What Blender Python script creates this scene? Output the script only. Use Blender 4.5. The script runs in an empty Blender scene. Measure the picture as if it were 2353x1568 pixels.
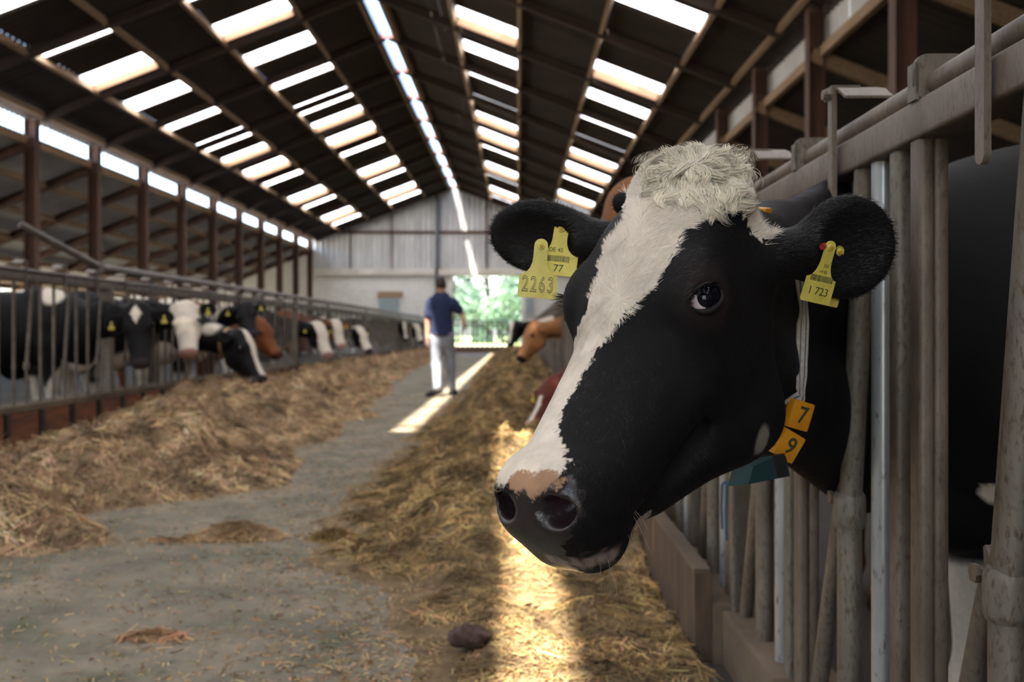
import bpy, bmesh, math, random
import numpy as np
from mathutils import Vector, Matrix, Euler

# ------------------------------------------------------------------ camera, light, exposure
scene = bpy.context.scene
COL = scene.collection
FPX, VPX, VPY, CAMH = 2288.0, 1190.0, 762.0, 0.98      # focal length in px, vanishing point, eye height

cam_data = bpy.data.cameras.new('camera')
cam_data.sensor_width = 36.0
cam_data.lens = 36.0 * FPX / 2353.0
cam_data.shift_x = -(VPX - 1176.5) / 2353.0
cam_data.shift_y = -(784.0 - VPY) / 2353.0
cam_data.clip_start = 0.05
cam_data.clip_end = 600
cam_data.dof.use_dof = True
cam_data.dof.focus_distance = 1.18
cam_data.dof.aperture_fstop = 6.0
cam = bpy.data.objects.new('camera', cam_data)
cam.location = (0, 0, CAMH)
cam.rotation_euler = (math.pi / 2, 0, 0)
COL.objects.link(cam)
scene.camera = cam

SUN_DIR = Vector((0.230, 0.36, -1.0)).normalized()      # the way the light travels
world = bpy.data.worlds.new('sky')
scene.world = world
world.use_nodes = True
wn = world.node_tree.nodes
sky = wn.new('ShaderNodeTexSky')
sky.sky_type = 'NISHITA'
sky.sun_disc = False
sky.sun_elevation = math.radians(67)
sky.sun_rotation = math.atan2(-SUN_DIR.x, -SUN_DIR.y)
sky.dust_density = 2.5
world.node_tree.links.new(sky.outputs['Color'], wn['Background'].inputs['Color'])
wn['Background'].inputs['Strength'].default_value = 0.26

sun_data = bpy.data.lights.new('sun', 'SUN')
sun_data.energy = 7.0
sun_data.angle = math.radians(0.8)
sun_data.color = (1.0, 0.93, 0.80)
sun = bpy.data.objects.new('sun', sun_data)
sun.rotation_euler = SUN_DIR.to_track_quat('-Z', 'Y').to_euler()
sun.location = (-4, -6, 20)
COL.objects.link(sun)

scene.view_settings.view_transform = 'Standard'
scene.view_settings.look = 'None'
scene.view_settings.gamma = 1.0
scene.view_settings.use_curve_mapping = False
scene.view_settings.exposure = 2.2
scene.cycles.max_bounces = 10
scene.cycles.diffuse_bounces = 6
scene.cycles.glossy_bounces = 3
scene.cycles.transmission_bounces = 6
scene.cycles.sample_clamp_indirect = 6.0
scene.cycles.use_denoising = True

RNG = np.random.default_rng(7)
random.seed(7)


def P(px, py, d):
    """pixel of the photograph at depth d (m along the alley) -> world point"""
    return np.array([(px - VPX) / FPX * d, d, CAMH - (py - VPY) / FPX * d])


# ------------------------------------------------------------------ materials
MATS = {}


def nmath(nt, op, a, b=None):
    n = nt.nodes.new('ShaderNodeMath'); n.operation = op
    for i, v in enumerate((a, b)):
        if v is None:
            continue
        if hasattr(v, 'is_output'):
            nt.links.new(v, n.inputs[i])
        else:
            n.inputs[i].default_value = v
    return n.outputs[0]


def material(name, c1, c2=None, scale=4.0, rough=0.7, metal=0.0, bump=0.0, bscale=None, spec=0.5,
             stretch=(1, 1, 1), mix=(0.35, 0.65), detail=4.0, c3=None, s3=20.0, m3=(0.55, 0.7), sheen=0.0,
             vcol=None, coord='Object', rough2=None, wet=None):
    """procedural material: noise between c1 and c2, optional spots of c3, optional vertex colour base"""
    if name in MATS:
        return MATS[name]
    m = bpy.data.materials.new(name); m.use_nodes = True
    nt = m.node_tree; L = nt.links; bs = nt.nodes['Principled BSDF']
    bs.inputs['Roughness'].default_value = rough
    bs.inputs['Metallic'].default_value = metal
    bs.inputs['Specular IOR Level'].default_value = spec
    if sheen:
        bs.inputs['Sheen Weight'].default_value = sheen
        bs.inputs['Sheen Roughness'].default_value = 0.4
    tc = nt.nodes.new('ShaderNodeTexCoord'); mp = nt.nodes.new('ShaderNodeMapping')
    mp.inputs['Scale'].default_value = stretch
    if coord == 'World':
        g = nt.nodes.new('ShaderNodeNewGeometry'); L.new(g.outputs['Position'], mp.inputs['Vector'])
    else:
        L.new(tc.outputs[coord], mp.inputs['Vector'])

    def noise(sc, det=detail):
        n = nt.nodes.new('ShaderNodeTexNoise'); n.inputs['Scale'].default_value = sc
        n.inputs['Detail'].default_value = det; n.inputs['Roughness'].default_value = 0.6
        L.new(mp.outputs[0], n.inputs['Vector']); return n.outputs['Fac']

    def ramp(fac, lo, hi):
        r = nt.nodes.new('ShaderNodeMapRange'); r.inputs['From Min'].default_value = lo
        r.inputs['From Max'].default_value = hi; L.new(fac, r.inputs['Value']); return r.outputs[0]

    def mixc(f, a, b, mode='MIX'):
        x = nt.nodes.new('ShaderNodeMix'); x.data_type = 'RGBA'; x.blend_type = mode
        if hasattr(f, 'is_output'):
            L.new(f, x.inputs[0])
        else:
            x.inputs[0].default_value = f
        for i, v in ((6, a), (7, b)):
            if hasattr(v, 'is_output'):
                L.new(v, x.inputs[i])
            else:
                x.inputs[i].default_value = (*v, 1)
        return x.outputs[2]
    base = c1
    if vcol:
        a = nt.nodes.new('ShaderNodeAttribute'); a.attribute_name = vcol; base = a.outputs['Color']
        if c2:
            base = mixc(ramp(noise(scale), *mix), base, mixc(1.0, base, c2, 'MULTIPLY'))
    elif c2:
        base = mixc(ramp(noise(scale), *mix), c1, c2)
    if c3:
        base = mixc(ramp(noise(s3), *m3), base, c3)
    if hasattr(base, 'is_output'):
        L.new(base, bs.inputs['Base Color'])
    else:
        bs.inputs['Base Color'].default_value = (*base, 1)
    if rough2 is not None:
        L.new(nmath(nt, 'ADD', nmath(nt, 'MULTIPLY', noise(scale * 1.7), rough2 - rough), rough), bs.inputs['Roughness'])
    if wet is not None:        # alpha of the vertex colour: 1 dry coat, 0 wet bare skin
        wm = nt.nodes.new('ShaderNodeMapRange'); L.new(a.outputs['Alpha'], wm.inputs['Value'])
        wm.inputs['To Min'].default_value = wet; wm.inputs['To Max'].default_value = rough; L.new(wm.outputs[0], bs.inputs['Roughness'])
        ws = nt.nodes.new('ShaderNodeMapRange'); L.new(a.outputs['Alpha'], ws.inputs['Value'])
        ws.inputs['To Min'].default_value = .6; ws.inputs['To Max'].default_value = spec; L.new(ws.outputs[0], bs.inputs['Specular IOR Level'])
    if bump:
        b = nt.nodes.new('ShaderNodeBump'); b.inputs['Strength'].default_value = bump
        b.inputs['Distance'].default_value = 0.02
        L.new(noise(bscale or scale * 3, 6.0), b.inputs['Height']); L.new(b.outputs[0], bs.inputs['Normal'])
    MATS[name] = m
    return m


def brick_material(name, c1, c2, mortar, sc):
    m = material(name, c1, rough=0.85); nt = m.node_tree; L = nt.links; bs = nt.nodes['Principled BSDF']
    tc = nt.nodes.new('ShaderNodeTexCoord'); sp = nt.nodes.new('ShaderNodeSeparateXYZ'); cb = nt.nodes.new('ShaderNodeCombineXYZ')
    L.new(tc.outputs['Object'], sp.inputs[0]); L.new(sp.outputs['X'], cb.inputs['X']); L.new(sp.outputs['Z'], cb.inputs['Y'])
    b = nt.nodes.new('ShaderNodeTexBrick'); L.new(cb.outputs[0], b.inputs['Vector'])
    b.inputs['Scale'].default_value = sc; b.inputs['Color1'].default_value = (*c1, 1); b.inputs['Color2'].default_value = (*c2, 1)
    b.inputs['Mortar'].default_value = (*mortar, 1); b.inputs['Mortar Size'].default_value = 0.015
    L.new(b.outputs['Color'], bs.inputs['Base Color'])
    return m


def translucent_material(name, col, amount=1.0):
    m = bpy.data.materials.new(name); m.use_nodes = True; nt = m.node_tree; nt.nodes.clear(); L = nt.links
    o = nt.nodes.new('ShaderNodeOutputMaterial'); t = nt.nodes.new('ShaderNodeBsdfTranslucent'); d = nt.nodes.new('ShaderNodeBsdfDiffuse')
    mx = nt.nodes.new('ShaderNodeMixShader'); tc = nt.nodes.new('ShaderNodeTexCoord')
    n = nt.nodes.new('ShaderNodeTexNoise'); n.inputs['Scale'].default_value = 2.5; n.inputs['Detail'].default_value = 6
    mp = nt.nodes.new('ShaderNodeMapping'); mp.inputs['Scale'].default_value = (1, 3, 1)
    L.new(tc.outputs['Object'], mp.inputs[0]); L.new(mp.outputs[0], n.inputs['Vector'])
    r = nt.nodes.new('ShaderNodeValToRGB')
    r.color_ramp.elements[0].position = 0.30; r.color_ramp.elements[0].color = (col[0] * .35, col[1] * .33, col[2] * .3, 1)
    r.color_ramp.elements[1].position = 0.46; r.color_ramp.elements[1].color = (*col, 1)
    L.new(n.outputs['Fac'], r.inputs[0]); L.new(r.outputs[0], t.inputs['Color'])
    d.inputs['Color'].default_value = (.4, .4, .4, 1)
    mx.inputs[0].default_value = amount
    L.new(d.outputs[0], mx.inputs[1]); L.new(t.outputs[0], mx.inputs[2]); L.new(mx.outputs[0], o.inputs['Surface'])
    MATS[name] = m
    return m


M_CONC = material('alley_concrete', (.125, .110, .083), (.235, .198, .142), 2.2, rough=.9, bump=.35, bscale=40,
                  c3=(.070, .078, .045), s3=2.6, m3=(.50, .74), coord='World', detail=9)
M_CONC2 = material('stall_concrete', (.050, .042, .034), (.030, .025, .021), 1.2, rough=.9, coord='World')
M_KERB = material('kerb_concrete', (.155, .112, .075), (.085, .060, .041), 2.5, rough=.9, bump=.4, bscale=25, coord='World')
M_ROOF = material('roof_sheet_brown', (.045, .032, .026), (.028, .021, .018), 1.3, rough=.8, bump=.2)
M_LEAN = material('lean_sheet_grey', (.72, .72, .73), (.58, .575, .58), 1.3, rough=.8)
M_RUST = material('red_oxide_steel', (.105, .042, .026), (.06, .028, .02), 5, rough=.65, stretch=(1, 1, .4))
M_PURL = material('purlin_timber', (.37, .25, .155), (.26, .17, .105), 3, rough=.8, stretch=(6, .6, 6))
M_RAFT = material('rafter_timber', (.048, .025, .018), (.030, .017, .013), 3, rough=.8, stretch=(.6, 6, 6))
M_SKYL = translucent_material('skylight_plastic', (.86, .865, .87), .93)
M_GALV = material('galvanised_sheet', (.60, .60, .61), (.44, .44, .45), 2.2, rough=.40, metal=.35, stretch=(1, 1, .25), rough2=.6)
M_WALLW = brick_material('white_brick', (.80, .785, .76), (.70, .68, .65), (.50, .48, .45), 2.6)
M_BEAMW = material('pale_beam', (.72, .68, .62), (.56, .52, .46), 2, rough=.8)
M_GREYP = material('grey_panel', (.33, .40, .43), (.27, .33, .36), 4, rough=.5)
M_STEEL = material('fence_galvanised', (.225, .198, .165), (.120, .096, .074), 9, rough=.42, metal=.35, stretch=(1, 1, .35),
                   bump=.12, bscale=90, c3=(.095, .068, .048), s3=150, m3=(.50, .68), detail=6, rough2=.65, coord='World')
M_PIPE = material('bright_pipe', (.46, .48, .50), (.33, .335, .34), 10, rough=.32, metal=.5, stretch=(1, 1, .3), c3=(.12, .095, .075), s3=90, m3=(.58, .70), detail=6, coord='World')
M_STEELB = material('fence_galvanised_brown', (.20, .160, .122), (.115, .088, .066), 12, rough=.5, metal=.25, stretch=(1, 1, .35),
                    bump=.12, bscale=90, c3=(.085, .06, .042), s3=150, m3=(.52, .70), detail=9, coord='World')
M_STEELF = material('fence_far_steel', (.155, .128, .108), (.085, .068, .056), 9, rough=.5, metal=.25, coord='World')
M_PLANKR = material('rusty_plank', (.225, .075, .030), (.12, .045, .022), 4, rough=.8, bump=.3, stretch=(1, .5, 3), coord='World',
                    c3=(.05, .03, .025), s3=7, m3=(.55, .75))
M_PLANKG = material('grey_plank', (.105, .066, .040), (.055, .035, .023), 5, rough=.85, bump=.35, stretch=(3, 3, .6), coord='World',
                    c3=(.25, .125, .05), s3=5, m3=(.58, .75))
M_YEL = material('yellow_tag', (.66, .56, .11), (.55, .45, .075), 30, rough=.42, c3=(.32, .22, .05), s3=160, m3=(.66, .76))
M_INK = material('tag_ink', (.045, .045, .02), rough=.6)
M_ORG = material('orange_plastic', (.72, .30, .012), (.60, .23, .01), 30, rough=.4)
M_TEAL = material('teal_plastic', (.004, .045, .046), (.003, .03, .033), 40, rough=.75)
M_RUB = material('black_plastic', (.015, .015, .016), rough=.5)
M_BLUE = material('blue_cord', (.010, .055, .115), rough=.7)


# ------------------------------------------------------------------ object helpers
def link(o, parent=None):
    COL.objects.link(o)
    if parent is not None:
        o.parent = parent
    return o


def tag(o, label, cat, group=None, kind=None):
    o['label'] = label; o['category'] = cat
    if group:
        o['group'] = group
    if kind:
        o['kind'] = kind
    return o


def empty(name, loc=(0, 0, 0)):
    o = bpy.data.objects.new(name, None); o.location = loc; o.empty_display_size = .1
    return link(o)


def struct(o):
    o['kind'] = 'structure'; return o


def mesh_obj(name, verts, faces, mat, parent=None, smooth=False, cols=None):
    me = bpy.data.meshes.new(name)
    if isinstance(verts, np.ndarray):
        nv = len(verts); f = np.asarray(faces, dtype=np.int32); k = f.shape[1]
        me.vertices.add(nv); me.vertices.foreach_set('co', verts.astype(np.float32).ravel())
        me.loops.add(f.size); me.loops.foreach_set('vertex_index', f.ravel())
        me.polygons.add(len(f)); me.polygons.foreach_set('loop_start', np.arange(0, f.size, k, dtype=np.int32))
        me.update(calc_edges=True)
    else:
        me.from_pydata([tuple(v) for v in verts], [], [tuple(f) for f in faces]); me.update()
    if smooth:
        me.polygons.foreach_set('use_smooth', np.ones(len(me.polygons), dtype=bool))
    if cols is not None:
        a = me.color_attributes.new('Col', 'FLOAT_COLOR', 'POINT')
        a.data.foreach_set('color', (cols if cols.shape[1] == 4 else np.hstack([cols, np.ones((len(cols), 1))])).astype(np.float32).ravel())
    if mat is not None:
        me.materials.append(mat)
    o = bpy.data.objects.new(name, me)
    return link(o, parent)


class MB:
    """collects boxes, tubes and prisms into one mesh"""
    def __init__(s):
        s.v = []; s.f = []

    def add(s, v, f):
        n = len(s.v); s.v += [tuple(map(float, x)) for x in v]; s.f += [tuple(i + n for i in q) for q in f]; return s

    def box(s, lo, hi, bev=0.0):
        (x0, y0, z0), (x1, y1, z1) = lo, hi
        if bev <= 0:
            v = [(x, y, z) for z in (z0, z1) for x, y in ((x0, y0), (x1, y0), (x1, y1), (x0, y1))]
            f = [(3, 2, 1, 0), (4, 5, 6, 7), (0, 1, 5, 4), (1, 2, 6, 5), (2, 3, 7, 6), (3, 0, 4, 7)]
            return s.add(v, f)
        bm = bmesh.new(); bmesh.ops.create_cube(bm, size=1)
        for q in bm.verts:
            q.co = Vector(((x0 + x1) / 2 + q.co.x * (x1 - x0), (y0 + y1) / 2 + q.co.y * (y1 - y0), (z0 + z1) / 2 + q.co.z * (z1 - z0)))
        bmesh.ops.bevel(bm, geom=bm.edges[:], offset=bev, segments=2, profile=.7, affect='EDGES')
        bm.verts.index_update()
        v = [tuple(q.co) for q in bm.verts]; f = [tuple(x.index for x in p.verts) for p in bm.faces]; bm.free()
        return s.add(v, f)

    def tube(s, pts, r, n=12, caps=True):
        pts = [Vector(p) for p in pts]; rr = r if hasattr(r, '__len__') else [r] * len(pts)
        v = []; f = []
        for i, p in enumerate(pts):
            t = (pts[min(i + 1, len(pts) - 1)] - pts[max(i - 1, 0)]).normalized()
            a = Vector((0, 0, 1)) if abs(t.z) < .9 else Vector((0, 1, 0))
            u = t.cross(a).normalized(); w = t.cross(u)
            v += [p + (u * math.cos(2 * math.pi * k / n) + w * math.sin(2 * math.pi * k / n)) * rr[i] for k in range(n)]
        for i in range(len(pts) - 1):
            for k in range(n):
                f.append((i * n + k, i * n + (k + 1) % n, (i + 1) * n + (k + 1) % n, (i + 1) * n + k))
        if caps:
            f.append(tuple(range(n))[::-1]); f.append(tuple(range((len(pts) - 1) * n, len(pts) * n)))
        return s.add(v, f)

    def prism(s, poly, axis, lo, hi):
        """polygon (2D, counter-clockwise) pushed along axis 0/1/2 from lo to hi"""
        n = len(poly); v = []
        for h in (lo, hi):
            for a, b in poly:
                v.append({0: (h, a, b), 1: (a, h, b), 2: (a, b, h)}[axis])
        f = [tuple(range(n))[::-1], tuple(range(n, 2 * n))] + [(i, (i + 1) % n, n + (i + 1) % n, n + i) for i in range(n)]
        return s.add(v, f)

    def build(s, name, mat, parent=None, smooth=False):
        o = mesh_obj(name, s.v, s.f, mat, parent)
        bm = bmesh.new(); bm.from_mesh(o.data); bmesh.ops.recalc_face_normals(bm, faces=bm.faces[:]); bm.to_mesh(o.data); bm.free()
        if smooth:
            for p in o.data.polygons:
                p.use_smooth = True
            o.data.set_sharp_from_angle(angle=math.radians(40))
        return o


def rep(src, name, loc, parent=None, scale=None, rot=None):
    """another object that shares the mesh of src"""
    o = bpy.data.objects.new(name, src.data); o.location = loc
    if scale is not None:
        o.scale = scale
    if rot is not None:
        o.rotation_euler = rot
    return link(o, parent)


def round_poly(pts, r, n=4):
    out = []
    m = len(pts)
    for i in range(m):
        p = Vector(pts[i]); a = Vector(pts[i - 1]); b = Vector(pts[(i + 1) % m])
        u = (a - p).normalized(); w = (b - p).normalized(); rr = min(r, (a - p).length * .45, (b - p).length * .45)
        for k in range(n + 1):
            t = k / n
            q = (p + u * rr) * (1 - t) ** 2 + p * 2 * t * (1 - t) + (p + w * rr) * t * t
            out.append((q.x, q.y))
    return out


def text_mesh(txt, size, offset=0.0, extrude=0.0004):
    cu = bpy.data.curves.new('lettering', 'FONT'); cu.body = txt; cu.size = size; cu.offset = offset
    cu.extrude = extrude; cu.align_x = 'CENTER'; cu.align_y = 'CENTER'; cu.resolution_u = 3
    o = bpy.data.objects.new('lettering', cu); COL.objects.link(o)
    me = bpy.data.meshes.new_from_object(o.evaluated_get(bpy.context.evaluated_depsgraph_get()))
    bpy.data.objects.remove(o); bpy.data.curves.remove(cu)
    return me


def frame_matrix(o, x, y, z):
    m = Matrix.Identity(4)
    for i, a in enumerate((x, y, z)):
        for k in range(3):
            m[k][i] = a[k]
    for k in range(3):
        m[k][3] = o[k]
    return m
# ------------------------------------------------------------------ the barn
RX, RZ, SL = -2.84, 7.52, 0.385          # ridge position, ridge height, roof slope
Y0, Y1 = -8.0, 44.8
XL, XR = -9.2, 3.65                      # post lines
FL, FR = -4.0, 0.66                      # feed fences
KL, KR = 0.39, 0.275                     # kerb heights


def zroof(x):
    return RZ - SL * abs(x - RX)


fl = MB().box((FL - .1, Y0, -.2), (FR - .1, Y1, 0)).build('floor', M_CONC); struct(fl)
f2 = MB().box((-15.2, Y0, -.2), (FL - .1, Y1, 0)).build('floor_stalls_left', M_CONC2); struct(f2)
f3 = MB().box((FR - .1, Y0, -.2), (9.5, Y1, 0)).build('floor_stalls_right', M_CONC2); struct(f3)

ceil = struct(empty('ceiling', (RX, 0, 0)))
ANG = math.atan(SL)


def corrugated(w, l, period, amp, thick=None):
    """sheet of width w (x), length l (y), corrugated along y; wave crests run down the slope"""
    n = max(8, int(l / period * 6)); v = []; f = []
    for i in range(n + 1):
        y = l * i / n; z = amp * math.sin(2 * math.pi * y / period)
        v += [(0, y, z), (w, y, z)]
    f = [(2 * i, 2 * i + 1, 2 * i + 3, 2 * i + 2) for i in range(n)]
    if thick:
        m = len(v); v += [(x, y, z + thick) for x, y, z in v]
        f = [q[::-1] for q in f] + [tuple(i + m for i in q) for q in f]
        f += [(0, 1, m + 1, m), (2 * n + 1, 2 * n, m + 2 * n, m + 2 * n + 1)]
        for i in range(n):
            f += [(2 * i, m + 2 * i, m + 2 * i + 2, 2 * i + 2), (2 * i + 1, 2 * i + 3, m + 2 * i + 3, m + 2 * i + 1)]
    return v, f


_sheets = {}


def roof_piece(parent, name, mat, xa, xb, ya, yb, zf, thick, ang_sign, period=.18):
    """sheet from x=xa (upper edge) to xb (lower edge), y from ya to yb; zf = height function"""
    w = abs(xb - xa) / math.cos(ANG); l = yb - ya
    key = (name, round(w, 3), round(l, 3), mat.name)
    px, py, pz = parent.location
    rot = (0, ANG, 0) if xb > xa else (0, math.pi - ANG, 0)
    if xb > xa:
        loc = (xa - px, ya - py, zf(xa) - pz); r = (0, ANG, 0)
    else:
        loc = (xa - px, yb - py, zf(xa) - pz); r = (0, ANG, math.pi)
    if key not in _sheets:
        v, f = corrugated(w, l, period, .022, thick)
        o = mesh_obj(name, v, f, mat, parent, smooth=False); o.location = loc; o.rotation_euler = r
        _sheets[key] = o
        return o
    return rep(_sheets[key], name, loc, parent, rot=r)


SKY_IN = [(16.15, .50), (17.93, .58), (19.93, .74), (21.9, .80), (24.45, .92), (26.5, .42), (28.55, .75), (30.5, .88), (34.2, .90), (36.3, .80), (40.0, .90), (42.0, .95)]
SKY_ALL = [(15.95 + 2.03 * k, 15.95 + 2.03 * k + .75) for k in range(-11, 0)] + [(a, a + l) for a, l in SKY_IN]
ROWS_L = [(-4.185, -5.50), (-6.70, -7.90)]
ROWS_R = [(-1.11, 0.036), (1.42, 2.65)]
SLOT = 0.14
SLIT = (-1.66, -1.45, -.4, 4.1)            # a gap beside the near row of skylights: x0, x1, y0, y1


def opaque_run(xa, xb, ya, yb):
    n = max(1, round((yb - ya) / 2.8))
    for i in range(n):
        roof_piece(ceil, 'roof_sheet', M_ROOF, xa, xb, ya + (yb - ya) * i / n, ya + (yb - ya) * (i + 1) / n, zroof, .012, 1)


for cols, edge in (([RX - SLOT, -4.185, -5.50, -6.70, -7.90, -9.36], -1), ([RX + SLOT, -1.11, .036, 1.42, 2.65, 4.0], 1)):
    rows = ROWS_L if edge < 0 else ROWS_R
    for xa, xb in zip(cols[:-1], cols[1:]):
        if (xa, xb) in rows:
            y = Y0
            for a, b in SKY_ALL:
                roof_piece(ceil, 'roof_sheet', M_ROOF, xa, xb, y, a, zroof, .012, 1)
                roof_piece(ceil, 'skylight_panel', M_SKYL, xa, xb, a, b, zroof, None, 1)
                y = b
            roof_piece(ceil, 'roof_sheet', M_ROOF, xa, xb, y, Y1, zroof, .012, 1)
        elif edge > 0 and xa == RX + SLOT:
            opaque_run(xa, SLIT[0], Y0, Y1); opaque_run(SLIT[1], xb, Y0, Y1)
            opaque_run(SLIT[0], SLIT[1], Y0, SLIT[2]); opaque_run(SLIT[0], SLIT[1], SLIT[3], Y1)
        else:
            opaque_run(xa, xb, Y0, Y1)
# the near end of the ridge is capped, the rest of it is an open light slot between upstand boards
cap = MB().box((-SLOT - .05, Y0, RZ - .05), (SLOT + .05, 7.0, RZ + .02)).build('ridge_cap', M_ROOF, ceil)
M_UPST = material('ridge_upstand', (.42, .47, .52), (.33, .37, .42), 3, rough=.35, metal=.3)
for s in (-1, 1):
    MB().box((s * SLOT - .012, 7.0, RZ - .16), (s * SLOT + .012, Y1, RZ + .03)).build('ridge_upstand', M_UPST, ceil)

# rafters and purlins
raf_y = [18.85 + 2.8 * k for k in range(-9, 10)]
M_LITBOARD = material('lit_board', (.42, .25, .15), (.33, .19, .11), 3, rough=.8)  # pale tone: skylight glow on rafter faces put into the board colour
for rows in (ROWS_L, ROWS_R):
    for xa, xb in rows:
        for k in (1, 5, 6, 8, 10):
            yb = SKY_IN[k][0] + SKY_IN[k][1] - .02; s_ = 1 if xb > xa else -1
            bd = MB().box((.03, 0, -.16), (abs(xb - xa) / math.cos(ANG) - .03, .035, -.022)).build('lit_board', M_LITBOARD, ceil)
            bd.location = (xa - RX, yb, zroof(xa)); bd.rotation_euler = (0, ANG, 0) if s_ > 0 else (0, ANG, math.pi)
M_LITBAR = material('lit_crossbar', (.55, .22, .20), (.45, .17, .16), 5, rough=.6)  # daylight on rafters crossing the slot, put into a pink colour
_r = {}
for y in raf_y:
    for s in (-1, 1):
        xe = XL if s < 0 else XR + .05
        L_ = (abs(xe - RX) - .15) / math.cos(ANG)
        if s not in _r:
            r = MB().box((.1, -.05, -.19), (L_, .05, -.035)).build('rafter', M_RAFT, ceil); _r[s] = r
        else:
            r = rep(_r[s], 'rafter', (0, 0, 0), ceil)
        r.location = (0, y, RZ); r.rotation_euler = (0, ANG, 0) if s > 0 else (0, ANG, math.pi)
    t = MB().box((-.2, y - .07, RZ - .17), (.2, y + .07, RZ - .10)).build('lit_crossbar', M_LITBAR, ceil)
for x in (-9.0, -7.94, -6.66, -5.54, -4.14, -3.1, -2.56, -1.15, .07, 1.38, 2.69, 3.5):
    p = MB().box((-.035, Y0, -.15), (.035, Y1, -.025)).build('purlin', M_PURL, ceil)
    p.location = (x - RX, 0, zroof(x)); p.rotation_euler = (0, ANG if x > RX else -ANG, 0)

# left side: post line, open eave, lean-to roof and open outer side
wl = struct(empty('wall_left', (XL, 0, 0)))
post = None
for k in range(-9, 10):
    y = 18.85 + 2.8 * k
    if post is None:
        b = MB().box((-.10, -.008, 0), (.10, .008, 5.0)).box((-.11, -.10, 0), (-.094, .10, 5.0)).box((.094, -.10, 0), (.11, .10, 5.0))
        post = b.build('post', M_RUST, wl); post.location = (0, y, 0)
    else:
        rep(post, 'post', (0, y, 0), wl)
MB().box((-.09, Y0, 4.52), (-.03, Y1, 4.68)).build('eave_beam', M_PURL, wl)


def zlean(x):
    return 4.67 - SL * abs(x - XL)


lean = struct(empty('ceiling_lean_left', (XL, 0, 0)))
for k in range(-3, 16):
    for xa, xb in ((XL - .02, -11.2), (-11.2, -13.2), (-13.2, -15.3)):
        roof_piece(lean, 'roof_sheet', M_LEAN, xa, xb, k * 2.8, k * 2.8 + 2.8, zlean, .012, -1)
_rl = None
for y in raf_y:
    if _rl is None:
        _rl = MB().box((0, -.06, -.24), (6.5, .06, -.06)).build('rafter', M_RUST, lean)
    else:
        _rl = rep(_rl, 'rafter', (0, 0, 0), lean)
    _rl.location = (0, y, 4.70); _rl.rotation_euler = (0, ANG, math.pi)
for x in (-10.3, -11.4, -12.5, -13.6, -14.7):
    p = MB().box((-.04, Y0, -.17), (.04, Y1, -.025)).build('purlin', M_PURL, lean)
    p.location = (x - XL, 0, zlean(x)); p.rotation_euler = (0, -ANG, 0)
wo = MB().box((-15.3, Y0, 0), (-15.1, Y1, 1.05)).box((-15.3, Y0, 2.25), (-15.1, Y1, 2.5)).build('wall_outer_left', M_KERB); struct(wo)

# right side
wr = struct(empty('wall_right', (XR, 0, 0)))
post_r = None
for k in range(-6, 13):
    y = 9.45 + 2.78 * k
    if post_r is None:
        b = MB().box((-.09, -.008, 0), (.09, .008, 4.95)).box((-.10, -.09, 0), (-.084, .09, 4.95)).box((.084, -.09, 0), (.10, .09, 4.95))
        post_r = b.build('post', M_RUST, wr); post_r.location = (0, y, 0)
    else:
        rep(post_r, 'post', (0, y, 0), wr)
for k in range(19):
    v, f = corrugated(.36, 2.78, .16, .02, .006)
    if k == 0:
        strip0 = mesh_obj('eave_sheet', v, f, M_LEAN, wr)
        strip0.location = (.16, Y0 + 2.78 * k, 4.86); strip0.rotation_euler = (0, math.pi / 2, 0)
    else:
        rep(strip0, 'eave_sheet', (.16, Y0 + 2.78 * k, 4.86), wr, rot=(0, math.pi / 2, 0))
MB().box((.04, Y0, 4.34), (.12, Y1, 4.47)).build('eave_beam', M_PURL, wr)
leanr = struct(empty('ceiling_lean_right', (XR, 0, 0)))
for k in range(-3, 16):
    roof_piece(leanr, 'roof_sheet', M_ROOF, XR + .1, 9.4, k * 2.8, k * 2.8 + 2.8, lambda x: 4.50 - SL * (x - XR), .012, 1)
for y in [9.45 + 2.78 * k for k in range(-6, 13)]:
    p = MB().box((0, -.05, -.22), (6.0, .05, -.05)).build('rafter', M_PURL, leanr); p.location = (0, y, 4.5); p.rotation_euler = (0, ANG, 0)
w_ = MB().box((9.2, Y0, 0), (9.4, Y1, 2.3)).build('wall_outer_right', M_KERB); struct(w_)

# far gable: white brick below, galvanised sheets above, door opening to the field
wf = struct(empty('wall_far', (RX, Y1, 0)))
DX0, DX1, DZ = -2.96, .14, 3.47


def wall_part(name, x0, x1, z0, z1, mat, t=.2, y=0.0):
    return MB().box((x0 - RX, y, z0), (x1 - RX, y + t, z1)).build(name, mat, wf)


wall_part('brick_wall', -15.3, DX0, 0, 3.60, M_WALLW)
wall_part('brick_wall', DX1, 9.4, 0, 3.60, M_WALLW)
wall_part('lintel', DX0, DX1, DZ, 3.60, M_BEAMW)
wall_part('ledge_beam', XL, XR, 3.52, 3.80, M_BEAMW, .2, -.22)
wall_part('girt', XL, XR, 5.38, 5.50, M_RUST, .1, -.12)
x = -9.5
while x < 3.9:
    xb = x + .975
    v = []; f = []; n = 24; zt = [min(zroof(x + .975 * i / n) - .02, RZ) for i in range(n + 1)]
    for i in range(n + 1):
        yy = .018 * math.sin(2 * math.pi * i / 6)
        v += [(x - RX + .975 * i / n, yy, 3.6), (x - RX + .975 * i / n, yy, zt[i])]
    f = [(2 * i, 2 * i + 2, 2 * i + 3, 2 * i + 1) for i in range(n)]
    m_ = len(v); v += [(a, b + .01, c) for a, b, c in v]; f += [tuple(j + m_ for j in q)[::-1] for q in f]
    mesh_obj('wall_sheet', v, f, M_GALV, wf)
    x = xb
for xx in (-7.55, -5.68, -1.4, .6, 2.4):
    wall_part('stud', xx - .03, xx + .03, 3.7, zroof(xx) - .1, M_RUST, .06, -.09)
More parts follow.
